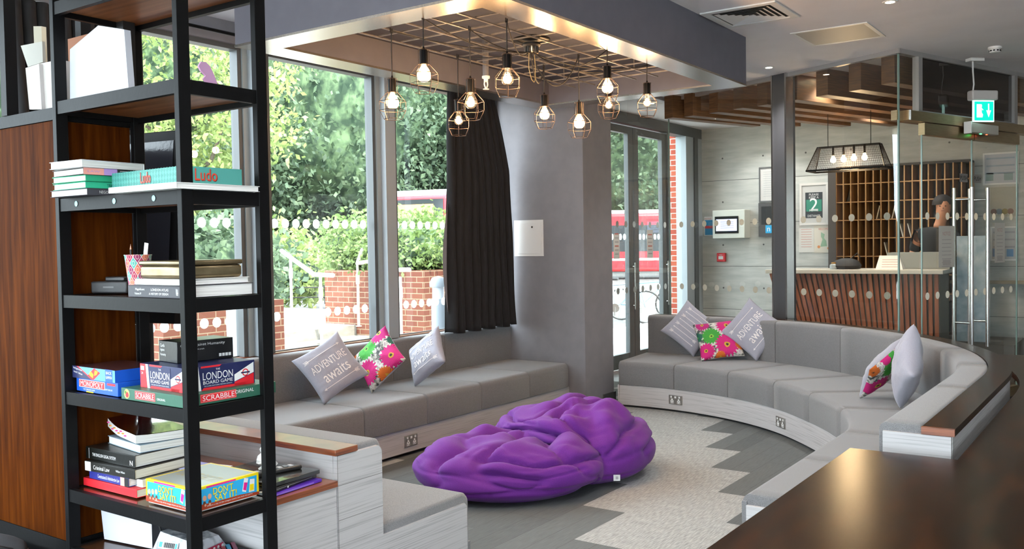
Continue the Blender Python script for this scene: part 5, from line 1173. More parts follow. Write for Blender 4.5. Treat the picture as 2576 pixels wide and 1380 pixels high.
gbox('magazine', 'glossy dark magazine with a purple cover picture on the low counter', 'magazine', 2.20, 3.08, .681, 12, .21, .30, .022, M_paper, mag, [C('#2a1f2e', .2), C('#b9c2b4', .3), C('#4a2a78', .3), M_white])
gbox('magazine', 'purple-edged magazine under the glossy dark one at the low counter', 'magazine', 2.175, 2.76+.27, .7035, 3, .2, .28, .006, C('#4b37a0', .3))
gbox('brochure', 'pale brochure with a grey title strip further back on the low counter', 'brochure', 2.22, 3.42, .681, -6, .22, .30, .010, M_paper, lambda d, F: (d.rect(F['T'], .02, .14, .26, .20, 0, .0005), d.text(F['T'], 'LIFE', .12, .17, .03, 1, .0009)), [C('#9a8d8c', .5), M_white])
for k, (dy, dz) in enumerate(((0, 0), (.004, .006))):
    pass
t = thing('charging_cable', 'coiled white charging cable on the low counter', 'cable', (2.175, 2.74, .681))
b = MB(); b.tube([(2.175+.018*math.cos(a*.7)+.0008*a, 2.70+.022*math.sin(a*.7), .6845+.0006*a) for a in range(40)], .0028, 6); b.build('flex', M_white, t)
# bag on the low ledge at the left
t = thing('grey_bag', 'soft dark grey bag at the bottom left corner of the photo', 'bag', (1.62, 3.46, .456))
R_ = []
for j in range(12):
    z = .456+.11*j/11; s = math.sin(PI*(.12+.88*j/11))**.6 if j < 11 else .05
    R_.append([Vector((1.60+.12*s*math.cos(2*PI*k/20)*(1+.12*noise.noise(Vector((k*.7, j*.5, 1)))), 3.50+.16*s*math.sin(2*PI*k/20)*(1+.15*noise.noise(Vector((k*.6, j*.4, 4)))), z)) for k in range(20)])
b = MB(); b.loft(R_, smooth=True); b.build('body', C((.045, .048, .055), .85), t, angle=180)
b = MB(); b.tube([(1.55, 3.44, .54), (1.54, 3.40, .565), (1.57, 3.36, .555), (1.62, 3.36, .53)], .007, 8); b.build('strap', M_blackmat, t)
# ================================================================== BLACK CURTAINS
def curtain(label, xl, xr, z0, z1, y, seed, folds, lining=None, flare=None):
    rr = random.Random(seed); nz = 46; nx = 150; R_ = []; ph = rr.uniform(0, 6)
    for i in range(nz+1):
        q = i/nz; z = z1 + (z0-z1)*q; L = xl(q); R = xr(q); row = []
        for k in range(nx+1):
            s = k/nx; w = s*folds*2*PI + ph + .9*noise.noise(Vector((s*3, q*1.5, seed)))*2; amp = .020 + .032*q
            d = amp*math.sin(w) + .014*noise.noise(Vector((s*22, q*4, seed+3))); row.append(Vector((L + (R-L)*s + .012*math.cos(w), y + d, z + (0 if q < 1 else .010*math.sin(w*.5)))))
        R_.append(row)
    b = MB(); b.loft(R_, closed_ring=False, caps=False, smooth=True)
    t = thing('curtain', label, 'curtain', ((xl(1)+xr(1))/2, y, z0)); o = b.build('drape', M_curtain, t, angle=180); s_ = o.modifiers.new('thick', 'SOLIDIFY'); s_.thickness = .004; s_.offset = 0
    return t
L1 = lambda q: 6.53 - .07*q
R1 = lambda q: 7.19 + .27*min(1, q*3.0)**.8 + .06*q**2
tcur = curtain('black velvet curtain hanging at the right end of the window wall', L1, R1, .80, 3.08, 5.255, 4, 9)
b = MB(); b.loft([[Vector((6.54-.11*math.sin(PI*min(1, max(0, (q-.45)/.55)))*1.0 - .02, 5.27, 3.08-2.26*q)), Vector((6.57, 5.30, 3.08-2.26*q))] for q in [i/30 for i in range(31)]], closed_ring=False, caps=False, smooth=True); b.build('lining', M_lining, tcur, angle=180)
curtain('black curtain behind the white folders at the far left', lambda q: 2.66+.10*q, lambda q: 3.50, .83, 3.06, 5.33, 9, 11)
b = MB(); b.tube([(2.5, 5.30, 3.11), (7.555, 5.30, 3.11)], .012, 10); tag(b.build('curtain_rail', M_black), 'black curtain rail running along the window head', 'curtain rail')
# ================================================================== small fittings on the grey wall and concrete wall
frw = (Vector((7.57, 0, 0)), Vector((0, -1, 0)), UP)
t = thing('riser_hatch', 'white square riser hatch with a small lock on the grey wall', 'wall hatch', (7.57, 5.1, 1.485)); b = MB(); fbox(b, frw, -5.28, -4.93, 1.485, 1.845, .0005, .006); b.build('frame', M_white, t, bevel=.001); b = MB(); fbox(b, frw, -5.255, -4.955, 1.51, 1.82, .006, .010); b.build('door', M_white, t, bevel=.001)
b = MB(); b.disc(frw, -5.06, 1.775, .010, 0, .0108, 12); b.build('lock', M_steel, t)
frc = (Vector((XW-.002, 0, 0)), Vector((0, -1, 0)), UP)
def cpt(u, v): p = onx(u, v, XW); return -p.y, p.z
def board(name, label, cat, u0, v0, u1, v1, fw, fm, pm, deco=None, mats=None, d=.02):
    a, z1 = cpt(u0, v0); c, z0 = cpt(u1, v1); t = thing(name, label, cat, (XW, -(a+c)/2, z0))
    if fm:
        b = MB(); fbox(b, frc, a, a+fw, z0, z1, .0, d); fbox(b, frc, c-fw, c, z0, z1, 0, d); fbox(b, frc, a+fw, c-fw, z0, z0+fw, 0, d); fbox(b, frc, a+fw, c-fw, z1-fw, z1, 0, d); b.build('frame', fm, t)
    b = MB(); fbox(b, frc, a+fw, c-fw, z0+fw, z1-fw, 0, d*.5); b.build('sheet', pm, t)
    if deco: e = MB(); deco(e, a, c, z0, z1, d*.5+.001); e.build('print', mats, t)
    return t
def lines(e, a, c, z0, z1, o, n=9, m=.15, mi=0):
    for k in range(n): z = z1-(z1-z0)*(.15+.75*k/n); e.rect(frc, a+(c-a)*m, z, c-(c-a)*m, z+.008, mi, o)
board('notice_board', 'large white notice in a dark frame on the concrete wall above the fingerprint box', 'notice', 1910, 421, 1985, 506, .02, C((.12, .12, .12), .4), C('#c9c6c4', .6), lambda e, a, c, z0, z1, o: lines(e, a, c, z0, z1, o, 12), [C('#aeb0b0', .6)])
t = board('literature_box', 'dark wall box with a small blue sticker beside the white wall terminal', 'wall box', 1913, 511, 1990, 594, .0, None, C((.07, .065, .065), .5), lambda e, a, c, z0, z1, o: (e.rect(frc, a+.04, z0+.17, c-.04, z1-.05, 0, o), e.rect(frc, a+.10, z0+.05, a+.19, z0+.16, 1, o+.001), e.text(frc, 'n', a+.145, z0+.10, .05, 2, o+.002)), [M_blackmat, M_sky, M_white], d=.16)
def sign2(e, a, c, z0, z1, o):
    m = (a+c)/2; w = (c-a)*.30; h0 = z0+(z1-z0)*.17; h1 = z1-(z1-z0)*.22
    e.rect(frc, m-w, h0, m+w, h1, 0, o); e.rect(frc, m-w+.012, h0+.09, m+w-.012, h1-.10, 1, o+.001); e.text(frc, '2', m, (h0+h1)/2+.01, .17, 2, o+.002, w=.11)
    e.text(frc, 'PLEASE', m, h1-.03, .03, 2, o+.002, w=.13); e.text(frc, 'KEEP A', m, h1-.07, .03, 2, o+.002, w=.13); e.text(frc, 'METRE', m, h0+.105, .028, 2, o+.002, w=.12); e.text(frc, 'DISTANCE', m, h0+.03, .03, 2, o+.002, w=.17)
board('framed_sign', 'white framed sign reading PLEASE KEEP A 2 METRE DISTANCE', 'sign', 2012, 462, 2085, 565, .03, C('#cdc9c4', .4), C('#b7b5b2', .5), sign2, [C('#2f3438', .5), C('#2f7d68', .5), M_white])
board('leaflet', 'white leaflet with red print on the concrete wall, left of the map poster', 'leaflet', 2010, 568, 2048, 634, .0, None, C('#cfccc6', .6), lambda e, a, c, z0, z1, o: lines(e, a, c, z0, z1, o, 8), [C('#c99a92', .6)], d=.01)
def mapd(e, a, c, z0, z1, o):
    m = (a+c)/2; h = z1-z0; e.text(frc, 'WELCOME', m, z1-.05, .03, 1, o, w=.13); e.poly(frc, [(m-.04, z0+.08), (m+.05, z0+.09), (m+.04, z0+.16), (m+.01, z0+.2), (m+.02, z0+.25), (m-.03, z0+.28), (m-.03, z0+.22), (m-.01, z0+.18), (m-.03, z0+.12)], 0, o); e.disc(frc, m-.06, z0+.08, .02, 2, o); e.disc(frc, m+.07, z0+.06, .018, 2, o)
board('map_poster', 'poster with a green map of Britain beside the leaflet under the framed sign', 'poster', 2048, 567, 2095, 635, .0, None, C('#cfc8bb', .6), mapd, [C('#8fae93', .6), C('#c9735f', .6), C('#d38a55', .6)], d=.01)
def post3(e, a, c, z0, z1, o): e.rect(frc, a+.01, z0+.01, c-.01, z1-.05, 0, o); e.rect(frc, a+.01, z0+(z1-z0)*.38, c-.01, z0+(z1-z0)*.52, 1, o+.001); e.text(frc, 'NOTICE', (a+c)/2-.04, z1-.03, .02, 1, o+.001)
board('safety_poster', 'small blue poster with a red band left of the white wall terminal', 'poster', 1772, 545, 1804, 592, .0, None, M_white, post3, [C('#2b8fc4', .5), C('#c8434a', .5)], d=.008)
# white terminal cabinet
a, z1 = cpt(1807, 530); c, z0 = cpt(1900, 598); t = thing('wall_terminal', 'white steel cabinet with a lit blue touchscreen on the concrete wall', 'terminal', (XW-.1, -(a+c)/2, z0))
b = MB(); fbox(b, frc, a, c-.07, z0, z1, 0, .22); b.build('cabinet', C('#cfd0c6', .45), t, bevel=.008)
b = MB(); fbox(b, frc, a+.04, c-.16, z0+.07, z1-.09, .221, .232); b.build('bezel', M_black, t, bevel=.003)
b = MB(); b.rect(frc, a+.06, z0+.105, c-.18, z1-.13, 0, .2335); lines(b, a+.10, c-.2, z0+.10, z1-.15, .2345, 4, .1, 1); b.build('screen', [C((.5, .6, .9), .3, 0, (.55, .62, 1), .9), C((.3, .35, .5), .4)], t)
b = MB(); b.disc(frc, c-.115, (z0+z1)/2, .018, 0, .223, 14); b.build('lock', M_steel, t)
a, z1 = cpt(1806, 636); t = thing('fire_call_point', 'red fire alarm call point on the concrete wall', 'call point', (XW, -a-.06, z1-.12)); b = MB(); fbox(b, frc, a, a+.13, z1-.125, z1, 0, .05); b.build('housing', M_red, t, bevel=.008); b = MB(); b.rect(frc, a+.03, z1-.09, a+.10, z1-.045, 0, .051); b.text(frc, 'FIRE', a+.065, z1-.03, .018, 0, .051); b.build('glass', M_white, t)
# ================================================================== RECEPTION BEYOND THE GLASS
M_slat = noisy('red_brown_slats', (.22, .065, .030), (.42, .15, .075), (9, 9, 1), 3, 5, .4, .3, .7)
M_cub = noisy('cubby_oak', (.30, .15, .05), (.46, .25, .10), (6, 6, 1), 3, 5, .5, .3, .7)
XD = 10.9
ya = onx(1932, 676, XD).y; yb = onx(2362, 680, XD).y; zt = 1.25
t = thing('reception_desk', 'reception desk with fanned red-brown slats and a pale stone top', 'desk', (XD+.3, (ya+yb)/2, 0))
b = MB(); b.box((XD-.05, yb-.05, zt-.045), (XD+.65, ya+.02, zt)); b.build('counter', C('#c9c5ba', .3), t, bevel=.004)
b = MB(); b.add([(XD+.06, ya-.02, zt-.05), (XD+.06, yb, zt-.05), (XD+.12, yb, .001), (XD+.12, ya-.42, .001), (XD+.6, ya-.02, zt-.05), (XD+.6, yb, zt-.05), (XD+.6, yb, .001), (XD+.6, ya-.42, .001)], [(0,3,2,1),(4,5,6,7),(0,1,5,4),(1,2,6,5),(2,3,7,6),(3,0,4,7)]); b.build('body', C((.16, .15, .13), .6), t)
ns = 30
for k in range(ns):
    q = k/(ns-1); yt = ya-.03 + (yb+.03-(ya-.03))*q; lean = .34*(1-q)**1.3
    b = MB(); b.bar((XD+.03, yt, zt-.046), (XD+.09, yt-lean, .002), .040, .03, up=(1, 0, 0)); b.build('slat', M_slat, t)
b = MB(); b.box((XD+.35, yb-.05, zt+.0), (XD+.62, yb+.62, zt+.19)); b.build('screen', C('#8d918f', .6), t)
# pigeon-hole shelving
XC = 12.25; y0 = onx(2103, 500, XC).y; y1 = onx(2440, 500, XC).y; zc0, zc1 = .9, 2.52
t = thing('pigeonhole_shelving', 'tall dark pigeonhole shelving with thin oak dividers behind the reception desk', 'shelving', (XC+.17, (y0+y1)/2, zc0))
b = MB(); b.box((XC+.30, y1, zc0), (XC+.33, y0, zc1)); b.box((XC-.01, y0, .001), (XC+.33, y0+.10, zc1+.02), 1); b.box((XC, y1, .001), (XC+.33, y0, zc0-.001), 1); b.box((XC, y1, zc1+.0005), (XC+.33, y0, zc1+.03), 0); b.build('carcass', [C((.02, .016, .012), .6), C((.07, .06, .055), .6)], t)
NV = 17
for k in range(NV+1):
    y = y0 + (y1-y0)*k/NV; b = MB(); b.box((XC, y-.007, zc0), (XC+.299, y+.007, zc1)); b.build('divider', M_cub, t)
zz = []; z = zc0+.01
while z < zc1-.05: zz.append(z); z += .235
for z in zz: b = MB(); b.box((XC+.004, y1, z-.006), (XC+.299, y0, z+.006)); b.build('shelf', M_cub, t)
rr = random.Random(12)
for k in range(9):
    c = rr.randrange(1, NV-1); zi = rr.randrange(1, len(zz)-1); y = y0+(y1-y0)*(c+.5)/NV; z = zz[zi]+.008; s = rr.choice((-1, 1))*.02
    b = MB(); b.bar((XC+.12, y-s, z), (XC+.12, y+s, z+.17), .012, .14, up=(1, 0, 0)); tag(b.build('booklet', C(rr.choice(('#cfcfc9', '#b7bcc0', '#c9bfa8')), .6)), 'pale booklet leaning in a pigeonhole behind the reception desk', 'booklet', 'booklets in the pigeonholes')
# things on the desk
p = onx(2238, 668, XD+.15); t = thing('tent_card', 'white folded tent card notice standing on the reception desk', 'card', (XD+.12, p.y, zt+.001))
yl = onx(2203, 668, XD+.1).y; yr = onx(2272, 668, XD+.1).y; tl = onx(2212, 640, XD+.15).y; tr_ = onx(2262, 640, XD+.15).y
b = MB(); b.add([(XD+.08, yl, zt+.002), (XD+.08, yr, zt+.002), (XD+.16, tr_, zt+.16), (XD+.16, tl, zt+.16), (XD+.24, yl, zt+.002), (XD+.24, yr, zt+.002)], [(0,3,2,1),(3,4,5,2),(0,1,5,4),(0,4,3),(1,2,5)]); b.build('card', M_paper, t)
b = MB()
fr = (Vector((XD+.08, yl, zt+.002)), Vector((0, -1, 0)), Vector((.08, 0, .158)).normalized()); w_ = yl-yr
for k in range(4): b.rect(fr, w_*.22, .03+.03*k, w_*.80, .036+.03*k, 0, -.001 if False else .001)
b.build('lettering', C('#b98f8c', .6), t)
p = onx(2130, 662, XD+.3); t = thing('black_bag', 'rounded black bag on the reception desk below the pigeonholes', 'bag', (XD+.3, p.y, zt+.001)); b = MB(); b.lathe([(.0, 0), (.15, .005), (.17, .04), (.13, .10), (.06, .125), (0, .13)], (XD+.3, p.y, zt+.001), 20); b.build('body', C((.015, .015, .017), .7), t); b = MB(); b.tube([(XD+.3, p.y-.05, zt+.12), (XD+.3, p.y-.12, zt+.19), (XD+.3, p.y-.16, zt+.13)], .006); b.build('strap', M_blackmat, t)
p = onx(2098, 664, XD+.2); t = thing('glass_jar', 'small glass jar at the left end of the reception desk', 'jar', (XD+.2, p.y, zt+.001)); b = MB(); b.lathe([(.045, 0), (.05, .02), (.05, .05), (.03, .065)], (XD+.2, p.y, zt+.001), 20); b.build('body', C('#a9b3ba', .1, .3), t); b = MB(); b.lathe([(.032, .066), (.03, .08), (0, .085)], (XD+.2, p.y, zt+.001), 16); b.build('lid', C('#b9894a', .3, .6), t)
# receptionist: one continuous skinned body
def skinned(name, joints, edges, mat, parent, root=0, sub=2):
    me = D.meshes.new(name); me.from_pydata([Vector(j[0]) for j in joints], edges, []); o = D.objects.new(name, me); COL.objects.link(o); o.parent = parent
    o.modifiers.new('skin', 'SKIN'); s = o.modifiers.new('sub', 'SUBSURF'); s.levels = sub; s.render_levels = sub
    sv = me.skin_vertices[0].data if me.skin_vertices else None
    if sv is None:
        bm = bmesh.new(); bm.from_mesh(me); bm.verts.layers.skin.verify(); bm.to_mesh(me); bm.free(); sv = me.skin_vertices[0].data
    for i, j in enumerate(joints): r = j[1]; sv[i].radius = r if isinstance(r, tuple) else (r, r); sv[i].use_root = (i == root)
    me.materials.append(mat); WM[o] = WM[parent]
    for m_ in o.modifiers:
        if m_.type == 'SKIN': m_.use_smooth_shade = True
    return o
XP = 11.85; pc = onx(2352, 600, XP); hd = onx(2368, 505, XP-.05); yP = pc.y
t = thing('person', 'person in a dark top behind the reception desk, leaning to the right and reaching out', 'person', (XP, yP, .42))
zH = hd.z - pc.z + (pc.z - .42)
J = [((0, .02, .50), (.15, .12)), ((0, .02, .72), (.145, .11)), ((-.01, .0, .95), (.165, .115)), ((-.03, -.03, 1.16), (.17, .11)), ((-.05, -.055, 1.30), (.085, .08)), ((-.06, -.075, 1.38), (.055, .055)), ((-.085, -.10, 1.46), (.075, .085)), ((-.095, -.115, 1.56), (.085, .10)), ((-.085, -.105, 1.655), (.06, .07)),
     ((-.03, -.20, 1.22), .065), ((-.06, -.30, 1.06), .052), ((-.14, -.42, .98), .042), ((-.24, -.53, 1.04), .032),
     ((-.03, .16, 1.22), .065), ((-.02, .24, 1.00), .052), ((-.08, .22, .80), .042), ((-.17, .14, .76), .030),
     ((.0, .13, .38), .10), ((.0, .13, .02), .07), ((.0, -.09, .38), .10), ((.0, -.09, .02), .07), ((-.12, .14, .0), .045), ((-.12, -.09, .0), .045)]
Ed = [(0,1),(1,2),(2,3),(3,4),(4,5),(5,6),(6,7),(7,8),(3,9),(9,10),(10,11),(11,12),(3,13),(13,14),(14,15),(15,16),(0,17),(17,18),(0,19),(19,20),(18,21),(20,22)]
M_skin = C('#b98263', .6); M_cloth = C('#131316', .85); M_hair = C('#1d1512', .7)
# body in skin tone, then clothing as an outer layer of the same skeleton
body = skinned('body', J, Ed, M_skin, t)
Jc = [(p, tuple(x*1.10+.012 for x in r) if isinstance(r, tuple) else r*1.14+.012) for p, r in J]
keep = [0, 1, 2, 3, 4, 9, 10, 11, 13, 14]; mp_ = {k: i for i, k in enumerate(keep)}
skinned('top', [Jc[k] for k in keep], [(mp_[a], mp_[c]) for a, c in Ed if a in mp_ and c in mp_], M_cloth, t)
keep = [0, 17, 18, 19, 20]; mp_ = {k: i for i, k in enumerate(keep)}
skinned('trousers', [Jc[k] for k in keep], [(mp_[a], mp_[c]) for a, c in Ed if a in mp_ and c in mp_], C('#1c1f2a', .85), t)
b = MB(); R_ = []
for j in range(9):
    a = PI*.52*j/8; R_.append([Vector((-.066+.100*math.sin(a+.001)*math.cos(2*PI*k/16), -.095+.118*math.sin(a+.001)*math.sin(2*PI*k/16), 1.58+.118*math.cos(a))) for k in range(16)])
b.loft(R_, smooth=True, caps=False); b.build('hair', M_hair, t, local=True)
b = MB()
for s in (-1, 1): b.lathe([(0, -.008), (.012, 0), (0, .008)], (-.188, -.118+.030*s, 1.555), 10)
b.build('eyes', C((.02, .015, .012), .3), t, local=True)
b = MB(); b.add([Vector(p) for p in ((-.182, -.118, 1.548), (-.180, -.106, 1.520), (-.180, -.130, 1.520), (-.206, -.118, 1.520))], [(0,1,3),(0,3,2),(1,2,3),(0,2,1)]); b.build('nose', M_skin, t, local=True)
b = MB(); b.box((-.186, -.136, 1.497), (-.180, -.100, 1.504)); b.build('mouth', C('#8a4a40', .6), t, local=True)
b = MB()
for sx, hp, dr in ((-1, Vector((-.24, -.53, 1.04)), Vector((-.7, -.65, .25)).normalized()), (1, Vector((-.17, .14, .76)), Vector((-.9, -.4, -.1)).normalized())):
    sd = dr.cross(UP).normalized(); b.tube([hp - dr*.01, hp + dr*.05, hp + dr*.075], [.026, .032, .028], 10)
    for k in range(4): o_ = hp + dr*.07 + sd*(-.024+.016*k); L = (.058, .070, .074, .062)[k]; b.tube([o_, o_ + dr*L*.5, o_ + dr*L*.85 - UP*.014], [.0085, .008, .006], 8)
    o_ = hp + dr*.02 - sd*.028*sx; b.tube([o_, o_ + dr*.03 - sd*.02*sx, o_ + dr*.055 - sd*.022*sx], [.010, .009, .007], 8)
b.build('hands', M_skin, t, local=True)
b = MB(); b.box((XP-.55, yP-.9, .001), (XP+.35, yP+.9, .415)); stag(b.build('trim_staff_platform', C((.12, .11, .10), .6), local=True))
# mesh lampshade with four bulbs
XL = 10.35; lt = onx(2040, 432, XL); rt = onx(2206, 428, XL); zb_ = lt.z; 
t = thing('mesh_pendant_light', 'long trapezoid wire mesh pendant light with four glowing bulbs over the desk', 'pendant lamp', (XL, (lt.y+rt.y)/2, zb_))
ylo, yro = lt.y, onx(2235, 425, XL).y; yti, yri = onx(2060, 375, XL).y, onx(2215, 372, XL).y; zt_ = onx(2060, 372, XL).z; dx = .17
bot = [Vector((XL-dx, ylo, zb_)), Vector((XL-dx, yro, zb_)), Vector((XL+dx, yro, zb_)), Vector((XL+dx, ylo, zb_))]; topq = [Vector((XL-.06, yti, zt_)), Vector((XL-.06, yri, zt_)), Vector((XL+.06, yri, zt_)), Vector((XL+.06, yti, zt_))]
b = MB()
for k in range(4): b.bar(bot[k], bot[(k+1) % 4], .016, .02); b.bar(topq[k], topq[(k+1) % 4], .010, .010); b.bar(bot[k], topq[k], .008, .008)
b.build('frame', M_black, t)
b = MB()
for k in range(4):
    a, c, e, f = bot[k], bot[(k+1) % 4], topq[(k+1) % 4], topq[k]; n = 40 if k % 2 == 0 else 14
    for i in range(1, n): q = i/n; b.bar(a.lerp(c, q), f.lerp(e, q), .0022, .0022, up=(1, .2, 0))
    for i in range(1, 11): q = i/11; b.bar(a.lerp(f, q), c.lerp(e, q), .0022, .0022)
b.build('wire_mesh', M_wire, t)
for k, (u, v) in enumerate(((2096, 402), (2122, 400), (2148, 397), (2175, 395))):
    q = onx(u, v, XL); b = MB(); b.lathe([(.0, .05), (.014, .045), (.016, .03), (.030, .005), (.030, -.012), (.018, -.03), (0, -.036)], q, 18); b.build('bulb', C((1, .85, .6), .4, 0, (1, .70, .36), 16), t)
    b = MB(); b.tube([q + UP*.045, Vector((q.x, q.y, zt_))], .012, 10); b.build('bulb_holder', M_black, t)
qm = onx(2136, 398, XL); light('pendant_glow', 'POINT', (XL, qm.y, qm.z-.12), 26, (1, .68, .38), .12, t)
b = MB(); b.tube([(XL, yti-.1, zt_), (XL, yti-.1, ZC-.001)], .004); b.tube([(XL, yri+.1, zt_), (XL, yri+.1, ZC-.001)], .004); b.build('cord', M_cord, t)
# cctv camera
q = onx(2060, 300, 11.2); t = thing('security_camera', 'small white security camera hanging below the timber beams', 'camera', tuple(q)); b = MB(); b.lathe([(.03, .10), (.03, .06), (.012, .06), (.012, .03)], q, 16); b.build('mount', M_white, t); b = MB(); b.lathe([(0, .03), (.035, .02), (.04, -.01), (.025, -.045), (0, -.05)], q, 18); b.build('housing', M_white, t)
# framed notices on the right stretch of concrete wall and the ledge
def pic(e, a, c, z0, z1, o):
    for k in range(3): e.rect(frc, a+(c-a)*.1, z1-.08-.09*k, c-(c-a)*.1, z1-.06-.09*k, 0, o)
    e.rect(frc, a+(c-a)*.08, z0+.05, a+(c-a)*.3, z0+.15, 1, o); e.rect(frc, a+(c-a)*.6, z0+.05, a+(c-a)*.85, z0+.14, 1, o)
board('framed_notice', 'white framed notice highest on the right, behind the glass door', 'notice', 2473, 386, 2562, 462, .02, M_white, C('#b8bcc6', .5), pic, [C('#98a6b8', .6), C('#8aa0a0', .6)])
board('framed_notice', 'notice with small coloured pictures along its bottom, below the highest one on the right', 'notice', 2490, 470, 2560, 545, .01, C('#bdb9ae', .5), C('#aaa698', .6), lambda e, a, c, z0, z1, o: [e.disc(frc, a+(c-a)*(.15+.2*k), z0+.07, .035, k % 3, o) for k in range(4)], [C('#7d5a4a', .6), C('#6f7d8a', .6), C('#8a7a3a', .6)])
board('framed_notice', 'white framed notice lowest on the right beside the door handles', 'notice', 2492, 570, 2560, 655, .018, M_white, C('#a9aeb5', .5), pic, [C('#8a9099', .6), C('#4a7fb0', .6)])
b = MB(); yl = onx(2365, 735, XW).y; b.box((XW-.08, -1.2, 1.03), (XW-.003, yl, 1.07)); tag(b.build('wall_ledge', C('#a08e72', .5)), 'narrow beige ledge running along the concrete wall at the right', 'ledge')
p = onz(2452, 735, .9); t = thing('display_banner', 'pale blue display banner standing behind the glass door handles', 'banner', (11.5, onx(2448, 600, 11.5).y, .001)); ybn = onx(2448, 600, 11.5).y
b = MB(); b.box((11.5, ybn-.17, .03), (11.504, ybn+.17, 1.62)); b.build('sheet', noisy('banner_print', (.30, .42, .52), (.50, .60, .68), (1, 3, 3), 3, 4, .6), t)
b = MB(); b.box((11.44, ybn-.18, .002), (11.56, ybn+.18, .03)); b.build('base', M_steel, t)
# ================================================================== OUTSIDE
M_pave = noisy('pale_paving', (.50, .48, .45), (.62, .60, .57), (1, 1, 1), 2, 4, .8)
M_step = noisy('weathered_steps', (.20, .19, .16), (.34, .32, .28), (1, 14, 3), 3, 5, .8, .3, .7)
M_road = noisy('asphalt', (.09, .09, .09), (.14, .14, .14), (1, 1, 1), 6, 4, .9)
M_grass = noisy('grass', (.07, .13, .03), (.16, .24, .06), (1, 1, 1), 3, 8, .9, .3, .7, .5)
b = MB(); b.box((-40, 5.62, -.08), (90, 110, -.03), 1); b.box((-40, -30, -.08), (-4.3, 5.62, -.03), 0); b.box((7.9, 5.62, -.0295), (30, 8.3, -.004), 0); stag(b.build('ground', [M_pave, M_road], local=True))  # pale paving behind the room is unseen, added to bounce daylight indoors
b = MB()
for k, z in enumerate((.15, .30, .45)): b.add([(-8, 8.75+.32*k, -.02), (9.74, 9.05+.32*k, -.02), (9.74, 11, -.02), (-8, 11, -.02), (-8, 8.75+.32*k, z), (9.74, 9.05+.32*k, z), (9.74, 11, z), (-8, 11, z)], [(0,3,2,1),(4,5,6,7),(0,1,5,4),(1,2,6,5),(2,3,7,6),(3,0,4,7)])
stag(b.build('terrace_steps', M_step, local=True))
b = MB(); b.box((-8, 9.95, .40), (12.0, 17.5, .4515)); stag(b.build('terrace', M_pave, local=True))
b = MB(); b.box((-20, 17.5, .30), (16.0, 26, .46)); stag(b.build('lawn', M_grass, local=True))
# brick planters
def planter(label, x0, x1, y0, y1, z1):
    t = thing('brick_planter', label, 'planter', ((x0+x1)/2, (y0+y1)/2, 0)); b = MB(); ring(b, x0, x1, y0, y1, .22, -.02, z1); b.build('wall', M_brick, t)
    b = MB(); b.box((x0+.22, y0+.22, .0), (x1-.22, y1-.22, z1-.06)); b.build('soil', C((.05, .035, .025), .95), t); return t
planter('red brick planter holding the green hedge outside the window', 9.75, 13.2, 8.37, 10.35, 1.26)
q = ondepth(409, 775, 9.4); planter('red brick planter glimpsed through the shelving tower, below left of the window', q.x, q.x+1.6, q.y, q.y+1.5, q.z)
b = MB(); qq = ony(606, 800, 6.2); b.box((qq.x-.07, 6.15, -.02), (qq.x+.07, 6.3, 1.25)); tag(b.build('white_post', C('#b5b8bb', .5)), 'pale grey post outside between the brick planter and the mullion', 'post')
b = MB(); b.box((12.40, 5.66, -.02), (13.4, 5.89, 3.6)); stag(b.build('wall_brick_pier', M_brick2, local=True))
# foliage
def leaves(mb, centres, nper, spread, size, seed, mi=0):
    r = random.Random(seed)
    for c in centres:
        for _ in range(nper):
            d = Vector((r.gauss(0, 1), r.gauss(0, 1), r.gauss(0, .8))); d = d*spread/1.8; p = c + d
            n = Vector((r.gauss(0, 1), r.gauss(0, 1), r.gauss(.5, 1))).normalized(); a = n.cross(Vector((r.gauss(0, 1), r.gauss(0, 1), r.gauss(0, 1)))).normalized(); e = n.cross(a)
            s = size*r.uniform(.6, 1.3); mb.v += [p - a*s*.5, p + e*s*.28, p + a*s*.5, p - e*s*.28]; k = len(mb.v)-4; mb.f.append([k, k+1, k+2, k+3]); mb.m.append(mi); mb.sm.append(False)
def blob_pts(c, rx, ry, rz, n, seed, shell=.72):
    r = random.Random(seed); out = []
    while len(out) < n:
        v = Vector((r.gauss(0, 1), r.gauss(0, 1), r.gauss(0, 1))).normalized(); k = r.uniform(shell, 1)*(1+.18*noise.noise(v*2.2+Vector((seed, 0, 0))))
        out.append(c + Vector((v.x*rx*k, v.y*ry*k, v.z*rz*k)))
    return out
def blob(mb, c, rx, ry, rz, seed, k=.80, mi=0, nu=22, nv=12):
    R_ = []
    for j in range(nv+1):
        ph = PI*j/nv; row = []
        for i in range(nu):
            th = 2*PI*i/nu; v = Vector((math.sin(ph)*math.cos(th), math.sin(ph)*math.sin(th), math.cos(ph))); f = k*(1+.22*noise.noise(v*2.0+Vector((seed, 3, 0)))); row.append(c + Vector((v.x*rx*f, v.y*ry*f, v.z*rz*f)))
        R_.append(row)
    mb.loft(R_, mi=mi, caps=False, smooth=True)
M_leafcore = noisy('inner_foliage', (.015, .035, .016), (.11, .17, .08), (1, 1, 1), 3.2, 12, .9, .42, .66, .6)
_proto = {}
